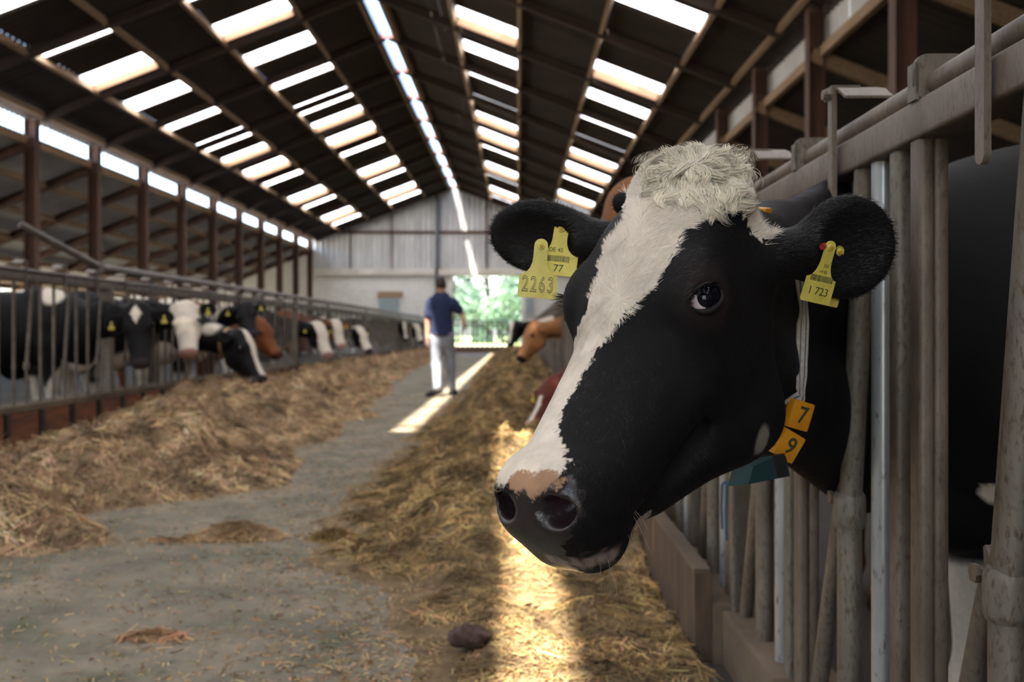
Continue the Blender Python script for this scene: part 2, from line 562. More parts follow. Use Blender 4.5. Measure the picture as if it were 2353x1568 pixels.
M_COLB = material('blue_grey_steel', (.16, .18, .21), (.12, .13, .15), 3, rough=.5, metal=.3)
wall_part('column', -3.72, -3.56, 0, zroof(-3.64) - .1, M_COLB, .16, -.22)
MB().box((-15.3 - RX, .02, 3.6), (XL - RX - .05, .1, 4.7)).build('side_boarding', M_WALLW, wf)
MB().box((XR - RX + .05, .02, 3.6), (9.4 - RX, .1, 4.5)).build('side_boarding', M_WALLW, wf)
wb = struct(empty('window_1', (-5.80, Y1 - .05, -.28)))
MB().box((-.5, -.04, 2.78), (.62, .04, 3.05)).build('window_lintel', M_PURL, wb)
MB().box((-.46, -.03, 1.85), (.46, .05, 2.75)).build('window_frame', M_GREYP, wb)
MB().box((-.38, -.05, 1.93), (-.02, 0, 2.67)).build('pane', M_GREYP, wb)
MB().box((.02, -.05, 1.93), (.38, 0, 2.67)).build('pane', M_GREYP, wb)
MB().box((-.34, -.07, 1.86), (.3, -.02, 1.95)).build('window_sill', M_BEAMW, wb)
wb2 = struct(empty('window_2', (.52, Y1 - .05, 0)))
MB().box((-.22, -.03, 1.75), (.22, .05, 2.55)).build('window_frame', M_BEAMW, wb2)
MB().box((-.16, -.05, 1.81), (.16, 0, 2.49)).build('pane', M_GREYP, wb2)
# near gable behind the camera, with a drive-through door like the far one
wn_ = struct(empty('wall_near', (RX, Y0, 0)))
MB().box((-15.3 - RX, -.2, 0), (-3.4 - RX, 0, 4.0)).build('brick_wall', M_WALLW, wn_)
MB().box((.4 - RX, -.2, 0), (9.4 - RX, 0, 4.0)).build('brick_wall', M_WALLW, wn_)
MB().prism([(XL - RX, 4.0), (XR - RX, 4.0), (XR - RX, zroof(XR)), (0, RZ), (XL - RX, zroof(XL))], 1, -.15, -.05).build('gable_boarding', M_ROOF, wn_)

# kerbs with their boards
kl = struct(MB().box((FL - .16, Y0, 0), (FL + .04, Y1, KL - .05)).build('kerb_left', M_KERB))
MB().box((FL - .18, Y0, KL - .05), (FL + .07, Y1, KL)).build('kerb_coping', M_KERB, kl)
pl0 = None
for k in range(92):
    y = Y0 + .56 * k
    if y > Y1 - .6:
        break
    if pl0 is None:
        pl0 = MB().box((FL + .04, .02, .03), (FL + .065, .50, KL - .055), .006).build('plank', M_PLANKR, kl); pl0.location = (0, y, 0)
        cl0 = MB().box((FL + .04, .505, 0), (FL + .085, .575, KL - .05)).build('plank_clip', M_RUB, kl); cl0.location = (0, y, 0)
    else:
        rep(pl0, 'plank', (0, y, 0), kl); rep(cl0, 'plank_clip', (0, y, 0), kl)
kr = struct(MB().box((FR - .085, 2.93, 0), (FR + .16, Y1, KR - .10)).build('kerb_right', M_KERB))
MB().box((FR - .05, Y0, 0), (FR + .16, 2.93, .10)).build('kerb_base', M_KERB, kr)
MB().box((FR - .06, 2.35, .0), (FR + .04, 2.93, .16), .01).build('kerb_block', M_KERB, kr)
pl1 = tp1 = None
y = 2.93 + .32
MB().box((FR - .137, 2.945, .0), (FR - .085, y - .006, KR - .012), .004).build('plank', M_PLANKG, kr)
while y < Y1 - .9:
    if pl1 is None:
        pl1 = MB().box((FR - .137, .004, .0), (FR - .085, .916, KR - .012), .005).build('plank', M_PLANKG, kr); pl1.location = (0, y, 0)
        tp1 = MB().box((FR - .140, -.0, KR - .012), (FR - .090, .92, KR + .004), .004).build('plank_cap', M_KERB, kr); tp1.location = (0, y, 0)
    else:
        rep(pl1, 'plank', (0, y, 0), kr); rep(tp1, 'plank_cap', (0, y, 0), kr)
    y += .92
MB().box((FR - .140, 2.945, KR - .012), (FR - .090, 3.25, KR + .004), .004).build('plank_cap', M_KERB, kr)
# ------------------------------------------------------------------ locking feed fences
# one stall unit, built for a fence plane at x = 0 with the alley on -x; y runs along the fence, 0 = strap
PITCH = 0.68
RAIL_Z0, RAIL_Z1 = 1.285, 1.348


def stall_parts(fancy):
    d = {}
    # strap: flat bar with rounded lower end, hung over the rails
    poly = [(-.013, 1.462), (-.013, 1.215)] + [(.013 * -math.cos(a), 1.215 - .013 * math.sin(a)) for a in np.linspace(.3, math.pi - .3, 5)] + [(.013, 1.215), (.013, 1.462)]
    d['strap'] = MB().prism(poly, 0, -.046, -.036).box((-.046, -.013, 1.452), (.01, .013, 1.462))
    d['bolt'] = MB().tube([(-.062, -.004, 1.444), (-.036, -.004, 1.444)], .010, 8).tube([(-.056, -.004, 1.444), (-.050, -.004, 1.444)], .014, 6)
    # bent cover plate over the pipe
    d['cover_plate'] = MB().prism([(.016, 1.465), (-.030, 1.452), (-.072, 1.428), (-.071, 1.423), (-.029, 1.447), (.016, 1.460)], 0, -.040, .052)
    # guide plate that the pipe slides through
    gp = round_poly([(-.034, 1.346), (.052, 1.346), (.052, 1.418), (-.034, 1.418)], .022, 5)
    d['guide_plate'] = MB().prism(gp, 1, -.392, -.380).box((-.034, -.392, 1.346), (-.028, -.360, 1.405))
    # three uprights, then the neck lever with its pivot clamp and the slanting lower bar
    d['upright'] = MB().tube([(0, -.16, .09), (0, -.16, RAIL_Z0 + .01)], .0205, 12)
    d['channel'] = MB().prism(round_poly([(-.022, -.285), (.022, -.285), (.022, -.245), (-.022, -.245)], .009, 4), 2, .09, RAIL_Z0 + .01)
    d['channel_b'] = MB().prism(round_poly([(-.025, -.387), (-.001, -.387), (-.001, -.343), (-.025, -.343)], .009, 4), 2, .09, RAIL_Z0 + .01)
    d['channel_b'].prism(round_poly([(-.001, -.384), (.024, -.384), (.024, -.343), (-.001, -.343)], .009, 4), 2, .09, RAIL_Z0 + .01)
    d['lever'] = MB().tube([(-.003, -.085, RAIL_Z0 + .02), (-.003, .012, .60)], .022, 12).tube([(-.003, -.068, RAIL_Z0 + .02), (-.003, .036, .60)], .016, 8)
    d['stand_pipe'] = MB().tube([(-.003, .012, .09), (-.003, .012, .66)], .0245, 12)
    cl = MB().tube([(-.003, .012, .59), (-.003, .012, .597), (-.003, .012, .603), (-.003, .012, .65), (-.003, .012, .656), (-.003, .012, .663)],
                   [.026, .030, .031, .031, .030, .026], 16)
    cl.prism(round_poly([(-.012, .612), (.012, .60), (.075, .645), (.062, .685), (.0, .655)], .008, 3), 0, -.034, -.028) if False else None
    cl.prism([(.028, .592), (.058, .630), (.062, .680), (.056, .684), (.028, .655)], 0, -.012, -.004)
    d['clamp'] = cl
    d['clamp_bolt'] = MB().tube([(-.026, .056, .645), (.010, .056, .645)], .009, 8).tube([(-.030, .056, .645), (-.022, .056, .645)], .014, 6)
    d['slant_pipe'] = MB().tube([(-.003, .050, .635), (-.003, .255, .09)], .0195, 10)
    return d


def thin_parts():
    a = stall_parts(True); d = {k: a[k] for k in ('strap', 'cover_plate')}
    for k, y in (('upright', -.12), ('upright_b', -.36)):
        d[k] = MB().tube([(0, y, .27), (0, y, RAIL_Z0 + .01)], .014, 8)
    d['lever'] = MB().tube([(-.003, -.50, RAIL_Z0 + .02), (-.003, -.60, .60)], .015, 8)
    d['clamp'] = MB().tube([(-.003, -.60, .57), (-.003, -.60, .63)], .024, 10)
    d['slant_pipe'] = MB().tube([(-.003, -.60, .61), (-.003, -.60, .27)], .013, 8)
    return d


MAT_OF = {'strap': M_STEELB, 'bolt': M_STEELB, 'cover_plate': M_STEELB, 'guide_plate': M_STEEL, 'upright': M_PIPE, 'channel': M_STEEL,
          'channel_b': M_STEELB, 'lever': M_STEEL, 'stand_pipe': M_STEEL, 'clamp': M_STEEL, 'clamp_bolt': M_STEELB, 'slant_pipe': M_STEEL}
SECTION = 4
OFFS = {1: {'upright': -.16, 'channel': -.265, 'channel_b': -.365, 'lever': -.03, 'stand_pipe': .012, 'slant_pipe': .13, 'clamp': .012, 'clamp_bolt': .05},
        -1: {'upright': -.12, 'upright_b': -.36, 'lever': -.55, 'clamp': -.60, 'slant_pipe': -.60}}
NECKS = {1: (3.5, 9.05, 14.85, 17.55), -1: (9.95, 10.9, 12.25, 13.6, 14.5, 18.0, 20.6, 24.2, 33.5, 38.0)}     # bars stand aside where a neck comes through


def blocked(side, k, y):
    return k in OFFS[side] and any(abs(y + OFFS[side][k] - n) < .15 for n in NECKS[side])



def build_fence(side, x, y_start, n_units, z_off, label, group, post=2.33, rail_end=None):
    """sections of four stalls; each section is one thing"""
    proto = {}
    sec_i = 0
    root = None
    for u in range(n_units):
        y = y_start + PITCH * u
        if u % SECTION == 0:
            root = empty('feed_fence', (x, y, z_off))
            tag(root, label(y), 'fence', group)
            m = min(SECTION, n_units - u); ye = PITCH * (m - .9) if rail_end is None else rail_end - y
            fz = M_STEELB if side > 0 else M_STEELF
            b = round_poly([(-.030, RAIL_Z0), (.032, RAIL_Z0), (.032, RAIL_Z1), (-.030, RAIL_Z1)], .008, 3)
            MB().prism(b, 1, -PITCH * .9, ye).build('top_rail', fz, root, True)
            MB().tube([(.006, -PITCH * .9, 1.372), (.006, ye, 1.372)], .0225, 14).build('lock_pipe', fz, root, True)
            if side < 0:
                MB().box((-.015, -PITCH * .9, .262), (.015, PITCH * (m - .9), .290)).build('bottom_rail', fz, root)
            else:
                MB().box((-.02, -PITCH * .9, .092), (.02, ye, .12)).build('bottom_rail', fz, root)
            py_ = (post or 0) if side > 0 else 1.68
            ps = MB().prism([(a_, b_ - .975 + py_) for a_, b_ in [(-.034, .950), (-.034, .998), (-.027, .998), (-.027, .978), (.03, .978), (.03, .998), (.037, .998), (.037, .950), (.03, .950), (.03, .972), (-.027, .972), (-.027, .950)]], 2, .02 if side > 0 else .28, 1.30)
            if side > 0 and post:
                ps.build('section_post', M_STEEL, root)
            elif side < 0 and sec_i % 3 == 1:
                MB().box((-.05, py_ - .05, .29), (.05, py_ + .05, 1.30), .008).build('section_post', M_STEEL, root)
            sec_i += 1
        dy = y - root.location.y
        for k, mb in ((stall_parts(True) if side > 0 else thin_parts()).items() if not proto else []):
            proto[k] = mb.build(k[:-2] if k.endswith('_b') else k, MAT_OF[k] if side > 0 else M_STEELF, root, True)
            proto[k].location = (0, dy, 0)
            if side < 0:
                proto[k].scale = (-1, 1, 1)
        if u:
            for k, o in proto.items():
                if blocked(side, k, y):
                    continue
                rep(o, o.name.split('.')[0], (0, dy, 0), root, scale=(1, 1, 1) if side > 0 else (-1, 1, 1))


def lab_r(y):
    if y < 2.5:
        return 'galvanised locking feed fence holding the neck of the white-blazed black cow'
    return 'galvanised feed fence row running on behind the white-blazed black cow'


def lab_l(y):
    return 'dull brown-grey feed fence with upright bars above the rusty planks'


build_fence(1, FR, 1.96 - 2 * PITCH + .045, 2, 0.0, lambda y: 'galvanised feed fence end with a rounded hanging strap beside the black shoulder', None, None, 1.96 - PITCH * .9)
build_fence(1, FR, 1.96, 2, 0.0, lab_r, None, .97)
build_fence(1, FR, 1.96 + 2 * PITCH, 60, 0.0, lab_r, 'feed fence sections beside the dark hay')
build_fence(-1, FL, 5.3, 56, 0.10, lab_l, 'feed fence sections above the rusty planks')
for k in range(6):
    pass
# timber rail and its brace behind the left fence
tr = MB().tube([(FL - .28, 10.2, 1.63), (FL - .28, 43.5, 1.63)], .05, 10).build('long_rail', M_STEELF)
tag(tr, 'long straight tan rail just above the feed fence with rusty planks', 'rail')
for y in (11.65, 16.2, 22.4, 28.0, 36.0, 43.0):
    MB().box((FL - .31, y - .03, 0), (FL - .25, y + .03, 1.60)).build('rail_post', M_STEELF, tr)
MB().tube([(FL - .28, 10.25, 1.63), (FL - .75, 9.5, 2.0)], .04, 8).build('rail_brace', M_STEELF, tr)
# blue cord hanging from the fence below the collar of the near cow
cords = MB()
for dy, l in ((0, .15), (.065, .13)):
    cords.tube([(FR - .06, 2.86 + dy, .53), (FR - .062, 2.862 + dy, .53 - l * .5), (FR - .06, 2.858 + dy, .53 - l)], .0035, 6)
cords.tube([(FR - .06, 2.86, .53), (FR - .055, 2.885, .545), (FR - .06, 2.925, .53)], .0035, 6)
co = cords.build('blue_cord', M_BLUE); tag(co, 'thin blue cord loop hanging on the fence post under the collar', 'cord')
# ------------------------------------------------------------------ hay
def vnoise(x, y, seed, f=1.0, n=10):
    r = np.random.default_rng(seed); s = np.zeros_like(x)
    for _ in range(n):
        a = r.uniform(0, 2 * np.pi); k = f * r.uniform(.5, 1.8); s = s + np.sin(k * (np.cos(a) * x + np.sin(a) * y) * 2 * np.pi + r.uniform(0, 6.28))
    return s / np.sqrt(n)


def smooth(t):
    t = np.clip(t, 0, 1); return t * t * (3 - 2 * t)


E_L = ([4.0, 4.3, 4.6, 4.9, 5.3, 5.8, 6.3, 6.9, 7.8, 9, 11, 14, 17, 22, 28, 36, 44],
       [-2.2, -1.95, -1.80, -2.0, -2.25, -1.75, -1.42, -1.55, -1.75, -1.62, -1.62, -1.85, -2.15, -2.4, -2.6, -2.75, -2.9])
E_R = ([2.2, 3.4, 3.9, 4.2, 4.8, 6.3, 9, 11.3, 14, 20, 28, 44],
       [-.2, -.25, -.55, -.75, -.92, -.95, -.9, -.92, -.80, -.85, -.95, -1.0])


def h_left(x, y):
    e = np.interp(y, *E_L) + .10 * vnoise(x * 0, y, 3, .9)
    t = smooth((e - x) / .95) * smooth((y - 3.95 + .12 * vnoise(x, y * 0, 9, .7)) / .8)
    h = t * (.29 + .075 * vnoise(x, y, 1, .65) + .045 * vnoise(x, y, 2, 2.0)) * (1 - .78 * smooth((-2.75 - x) / .8) * smooth((10.8 - y) / 3.0)) * (1 - .25 * smooth((x + 3.95) * -3 + 1)) * np.interp(y, [4, 7, 14, 30], [1.15, 1.1, .9, .8])
    return np.maximum(h, 0) + .030 * t * vnoise(x, y, 4, 4.0) + .012 * t * vnoise(x, y, 6, 9) - .02 * (t < .02)


def h_right(x, y):
    e = np.interp(y, *E_R) + .07 * vnoise(x * 0, y, 13, 1.0)
    t = smooth((x - e) / .75) * smooth((y - 3.75 + .15 * vnoise(x, y * 0, 19, .9)) / 1.3)
    h = t * (.27 + .05 * vnoise(x, y, 11, .7) + .035 * vnoise(x, y, 12, 2.2))
    h = h - .20 * np.exp(-((x - .10) / .34) ** 2 - ((y - 8.35) / .75) ** 2)
    lit = smooth((x - e + .15) / .5) * (.035 + .022 * vnoise(x, y, 15, 2.0))
    return np.maximum(np.maximum(h, 0), lit) + .026 * t * vnoise(x, y, 14, 4.2) + .010 * t * vnoise(x, y, 16, 9) - .02 * (smooth((x - e + .15) / .5) < .02)


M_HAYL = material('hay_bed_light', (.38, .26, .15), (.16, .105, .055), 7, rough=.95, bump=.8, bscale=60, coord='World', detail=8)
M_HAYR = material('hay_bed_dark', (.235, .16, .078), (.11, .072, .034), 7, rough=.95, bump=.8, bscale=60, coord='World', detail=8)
M_STRAW = material('straw', (1, 1, 1), (.78, .75, .70), 3, rough=.85, vcol='Col', coord='World', spec=.25)


def bed(name, hf, xa, xb, ys, mat, nx):
    xs = np.linspace(xa, xb, nx); X, Y = np.meshgrid(xs, ys, indexing='ij'); Z = hf(X, Y)
    v = np.stack([X, Y, Z], -1).reshape(-1, 3); n = len(ys)
    i, j = np.meshgrid(np.arange(nx - 1), np.arange(n - 1), indexing='ij')
    a = (i * n + j).ravel(); f = np.stack([a, a + n, a + n + 1, a + 1], 1)
    keep = (v[f][:, :, 2].max(1) > -.005)
    return mesh_obj(name, v, f[keep], mat, None, True)


def strands(name, pts, nrm, length, width, cols, parent, mat, curl=.25, lift=.35, seed=1):
    """thin curved straw ribbons lying on points"""
    r = np.random.default_rng(seed); n = len(pts)
    d = r.normal(size=(n, 3)); d -= (d * nrm).sum(1, keepdims=True) * nrm; d /= np.linalg.norm(d, axis=1, keepdims=True) + 1e-9
    d = d + nrm * r.uniform(-.1, lift, (n, 1)); d /= np.linalg.norm(d, axis=1, keepdims=True)
    side = np.cross(d, nrm + r.normal(scale=.5, size=(n, 3))); side /= np.linalg.norm(side, axis=1, keepdims=True) + 1e-9
    L = r.uniform(*length, (n, 1)); W = r.uniform(*width, (n, 1)); bend = side * L * r.uniform(-curl, curl, (n, 1)) - nrm * L * r.uniform(0, .3, (n, 1))
    p0 = pts - d * L * .5 + bend; p1 = pts + nrm * L * .06; p2 = pts + d * L * .5 + bend
    v = np.stack([p0 - side * W, p0 + side * W, p1 - side * W, p1 + side * W, p2 - side * W, p2 + side * W], 1).reshape(-1, 3)
    b = np.arange(n)[:, None] * 6
    f = np.concatenate([b + np.array([[0, 1, 3, 2]]), b + np.array([[2, 3, 5, 4]])], 0)
    return mesh_obj(name, v, f, mat, parent, False, np.repeat(cols, 6, 0))


def hay_cols(n, base, spread, seed):
    r = np.random.default_rng(seed); k = r.uniform(0, 1, (n, 1)) ** 1.2
    dark = np.array([.34, .30, .25])
    return np.array(base) * (dark * (1 - k) + 1.25 * k) * (1 + r.normal(scale=spread, size=(n, 3)))


def normals_of(hf, x, y):
    e = .03; dx = (hf(x + e, y) - hf(x - e, y)) / (2 * e); dy = (hf(x, y + e) - hf(x, y - e)) / (2 * e)
    n = np.stack([-dx, -dy, np.ones_like(x)], 1); return n / np.linalg.norm(n, axis=1, keepdims=True)


def hay_pile(name, label, hf, xr, mat, base, seed, zones, nx):
    ys = np.concatenate([np.arange(2.3, 12, .05), np.arange(12, 44.6, .12)])
    o = bed(name, hf, xr[0], xr[1], ys, mat, nx)
    tag(o, label, 'hay', kind='stuff')
    r = np.random.default_rng(seed)
    for ya, yb, dens, ln, wd in zones:
        n = int((yb - ya) * (xr[1] - xr[0]) * dens)
        x = r.uniform(*xr, n); y = r.uniform(ya, yb, n); z = hf(x, y); k = z > .012
        if k.sum() == 0:
            continue
        x, y, z = x[k], y[k], z[k]; nr = normals_of(hf, x, y)
        lump = .74 + .36 * vnoise(x, y, seed + 5, 2.6)[:, None] + .22 * vnoise(x, y, seed + 6, 6)[:, None]  # shade in the gaps between lumps put into the strand colour
        s = strands('straw', np.stack([x, y, z + .004], 1), nr, ln, wd, np.clip(hay_cols(len(x), base, .08, seed) * np.clip(lump, .28, 1.4), .01, .9), o, M_STRAW, seed=seed + int(ya * 10))
        s['kind'] = 'stuff'
    return o


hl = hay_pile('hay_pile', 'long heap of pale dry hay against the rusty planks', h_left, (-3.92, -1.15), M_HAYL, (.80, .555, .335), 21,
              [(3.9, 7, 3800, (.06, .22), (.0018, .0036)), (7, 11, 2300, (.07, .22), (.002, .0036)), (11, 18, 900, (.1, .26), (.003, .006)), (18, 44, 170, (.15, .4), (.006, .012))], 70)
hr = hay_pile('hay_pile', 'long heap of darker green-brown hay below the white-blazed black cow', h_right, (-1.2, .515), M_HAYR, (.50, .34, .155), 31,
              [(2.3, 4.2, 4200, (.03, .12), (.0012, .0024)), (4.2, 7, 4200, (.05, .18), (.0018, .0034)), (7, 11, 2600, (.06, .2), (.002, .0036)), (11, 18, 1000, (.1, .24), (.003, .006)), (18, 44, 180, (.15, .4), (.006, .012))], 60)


def clump(name, label, c, rx, ry, hh, base, n, seed, cat='hay'):
    r = np.random.default_rng(seed); k = 26; a = np.linspace(0, 2 * np.pi, k, endpoint=False); v = [(0, 0, hh * .8)]; rings = 6
    for q in range(1, rings + 1):
        t = q / rings
        for ang in a:
            w = 1 + .18 * math.sin(3 * ang + seed) + .12 * math.sin(5 * ang + 2 * seed)
            v.append((rx * t * w * math.cos(ang), ry * t * w * math.sin(ang), max(-.004, hh * .8 * (1 - t * t) * (1 + .3 * math.sin(7 * ang + q)) - .004 * (t >= 1))))
    f = [(0, 1 + i, 1 + (i + 1) % k) for i in range(k)]
    for q in range(rings - 1):
        f += [(1 + q * k + i, 1 + (q + 1) * k + i, 1 + (q + 1) * k + (i + 1) % k, 1 + q * k + (i + 1) % k) for i in range(k)]
    o = mesh_obj(name, v, f, M_HAYL if base[0] > .45 else M_HAYR, None, True); o.location = c
    tag(o, label, cat, kind='stuff')
    t = np.sqrt(r.uniform(0, 1.15, n)); an = r.uniform(0, 2 * np.pi, n)
    pts = np.stack([rx * t * np.cos(an), ry * t * np.sin(an), np.maximum(.004, hh * .8 * (1 - np.clip(t, 0, 1) ** 2)) + .004], 1)
    s = strands('straw', pts, np.tile([0, 0, 1.0], (n, 1)), (.03, .12), (.0012, .0024), np.clip(hay_cols(n, base, .08, seed), .01, .9), o, M_STRAW, seed=seed, lift=.6)
    s['kind'] = 'stuff'
    return o


clump('hay_clump', 'small loose tuft of hay alone on the bare floor between the heaps', P(545, 1240, 4.72) * [1, 1, 0], .21, .10, .085, (.62, .42, .24), 1300, 3)
clump('hay_clump', 'low dark tuft of hay at the edge of the darker heap', P(765, 1240, 4.70) * [1, 1, 0], .10, .08, .05, (.34, .22, .08), 500, 4)
clump('hay_wisp', 'flat wisp of reddish hay lying on the grey floor', P(350, 1465, 3.18) * [1, 1, 0], .10, .05, .012, (.50, .28, .15), 160, 5)
clump('hay_wisp', 'flat wisp of hay on the floor beside the small tuft', P(420, 1245, 4.65) * [1, 1, 0], .16, .05, .012, (.50, .32, .16), 220, 6)
# loose bits of straw over the bare concrete
n = 90000
x = RNG.uniform(-3.6, .5, n); y = 2.35 + 13 * RNG.uniform(0, 1, n) ** 1.9
dr_ = np.interp(y, *E_R) - x; dl_ = x - np.interp(y, *E_L)
prob = .10 + .16 * np.clip(vnoise(x, y, 77, .8), 0, 2) + .85 * np.exp(-np.maximum(dr_, 0) / .28) + .35 * np.exp(-np.maximum(dl_, 0) / .2) * (y > 3.9)
prob += .30 * smooth((x + 1.6) / 1.4) * (y < 4.4) + .55 * np.exp(-((y - 4.72 - .06 * x) / .10) ** 2) * (x > -2.1)
k = (RNG.uniform(0, 1, n) < prob) & (h_left(x, y) < .012) & (h_right(x, y) < .03); x, y = x[k], y[k]
lo = strands('loose_straw', np.stack([x, y, np.full(len(x), .004)], 1), np.tile([0, 0, 1.0], (len(x), 1)), (.010, .055), (.0009, .0026),
             np.clip(hay_cols(len(x), (.52, .36, .19), .1, 8), .01, .9), None, M_STRAW, lift=.05, seed=55)
tag(lo, 'loose bits of straw scattered over the bare grey floor', 'straw', kind='stuff')
# a dark clod lying in the litter
bm = bmesh.new(); bmesh.ops.create_icosphere(bm, subdivisions=3, radius=1)
for q in bm.verts:
    k_ = 1 + .22 * math.sin(5 * q.co.x + 2) * math.cos(4 * q.co.y) + .12 * math.sin(9 * q.co.z + 7 * q.co.x)
    q.co = Vector((q.co.x * .062 * k_, q.co.y * .05 * k_, max(-.01, q.co.z * .034 * k_ + .018)))
me = bpy.data.meshes.new('clod'); bm.to_mesh(me); bm.free()
M_CLOD = material('clod_brown', (.10, .055, .04), (.055, .03, .022), 40, rough=.8, bump=.6)
me.materials.append(M_CLOD); clod = link(bpy.data.objects.new('clod', me)); cp = P(1075, 1492, 3.02); clod.location = (cp[0], cp[1], .035)
for p in me.polygons:
    p.use_smooth = True
tag(clod, 'dark reddish-brown clod lying in the straw litter beside the sunlit strip', 'clod')
# ------------------------------------------------------------------ bodies as smooth fields, meshed by surface nets
class Field:
    def __init__(s):
        s.p = []

    def cone(s, a, b, ra, rb, k=.03, flat=None, sub=False):
        """round cone; flat=(axis, factor) squeezes it along an axis"""
        s.p.append(('c', np.asarray(a, float), np.asarray(b, float), ra, rb, k, flat, sub)); return s

    def ell(s, c, r, R=None, k=.03, sub=False):
        s.p.append(('e', np.asarray(c, float), np.asarray(r, float), np.eye(3) if R is None else np.asarray(R, float), None, k, None, sub)); return s

    def bounds(s):
        lo = np.full(3, 1e9); hi = -lo
        for q in s.p:
            if q[-1]:
                continue
            a, b = s.box(q, 0); lo = np.minimum(lo, a); hi = np.maximum(hi, b)
        return lo, hi

    @staticmethod
    def box(q, pad):
        if q[0] == 'c':
            r = max(q[3], q[4]); lo = np.minimum(q[1], q[2]) - r; hi = np.maximum(q[1], q[2]) + r
        else:
            e = np.sqrt(((q[3] * q[2]) ** 2).sum(1)); lo = q[1] - e; hi = q[1] + e
        return lo - pad, hi + pad

    @staticmethod
    def dist(q, X, Y, Z):
        if q[0] == 'c':
            a, b, ra, rb, flat = q[1], q[2], q[3], q[4], q[6]
            px, py, pz = X - a[0], Y - a[1], Z - a[2]; ba = b - a
            if flat is not None:
                ax, fac = flat; ax = np.asarray(ax, float)
                ax = ax - ba * (ax @ ba) / (ba @ ba); ax /= np.linalg.norm(ax)
                t = (px * ax[0] + py * ax[1] + pz * ax[2]) * (fac - 1)
                px, py, pz = px + t * ax[0], py + t * ax[1], pz + t * ax[2]
            h = np.clip((px * ba[0] + py * ba[1] + pz * ba[2]) / (ba @ ba), 0, 1)
            d = np.sqrt((px - h * ba[0]) ** 2 + (py - h * ba[1]) ** 2 + (pz - h * ba[2]) ** 2) - (ra + (rb - ra) * h)
            return d / (flat[1] ** .5 if flat is not None else 1)
        c, r, R = q[1], q[2], q[3]; x, y, z = X - c[0], Y - c[1], Z - c[2]
        l = [x * R[0, i] + y * R[1, i] + z * R[2, i] for i in range(3)]
        k0 = np.sqrt(sum((l[i] / r[i]) ** 2 for i in range(3))); k1 = np.sqrt(sum((l[i] / r[i] ** 2) ** 2 for i in range(3)))
        return k0 * (k0 - 1) / (k1 + 1e-9)

    @staticmethod
    def combine(F, d, k, sub):
        if sub:
            h = np.maximum(k - np.abs(F + d), 0) / k; return np.maximum(F, -d) + h * h * k * .25
        h = np.maximum(k - np.abs(F - d), 0) / k; return np.minimum(F, d) - h * h * k * .25

    def at(s, pts):
        pts = np.asarray(pts, float); X, Y, Z = pts[..., 0], pts[..., 1], pts[..., 2]; F = np.full(X.shape, 5.0)
        for q in s.p:
            F = s.combine(F, s.dist(q, X, Y, Z), q[5], q[-1])
        return F

    def mesh(s, h, lo=None, hi=None, it=1):
        l0, h0 = s.bounds(); l0 = l0 - 3 * h; h0 = h0 + 3 * h
        lo = l0 if lo is None else np.maximum(l0, lo); hi = h0 if hi is None else np.minimum(h0, hi)
        n = np.ceil((hi - lo) / h).astype(int) + 1
        F = np.full(n, .5, np.float32); ax = [lo[i] + h * np.arange(n[i]) for i in range(3)]
        for q in s.p:
            a, b = s.box(q, q[5] + 3 * h); i0 = np.clip(np.floor((a - lo) / h).astype(int), 0, n); i1 = np.clip(np.ceil((b - lo) / h).astype(int) + 1, 0, n)
            if (i1 <= i0).any():
                continue
            sl = tuple(slice(i0[i], i1[i]) for i in range(3))
            d = s.dist(q, ax[0][sl[0]][:, None, None], ax[1][sl[1]][None, :, None], ax[2][sl[2]][None, None, :])
            F[sl] = s.combine(F[sl], d, q[5], q[-1])
        return surface_nets(F, lo, h, it)


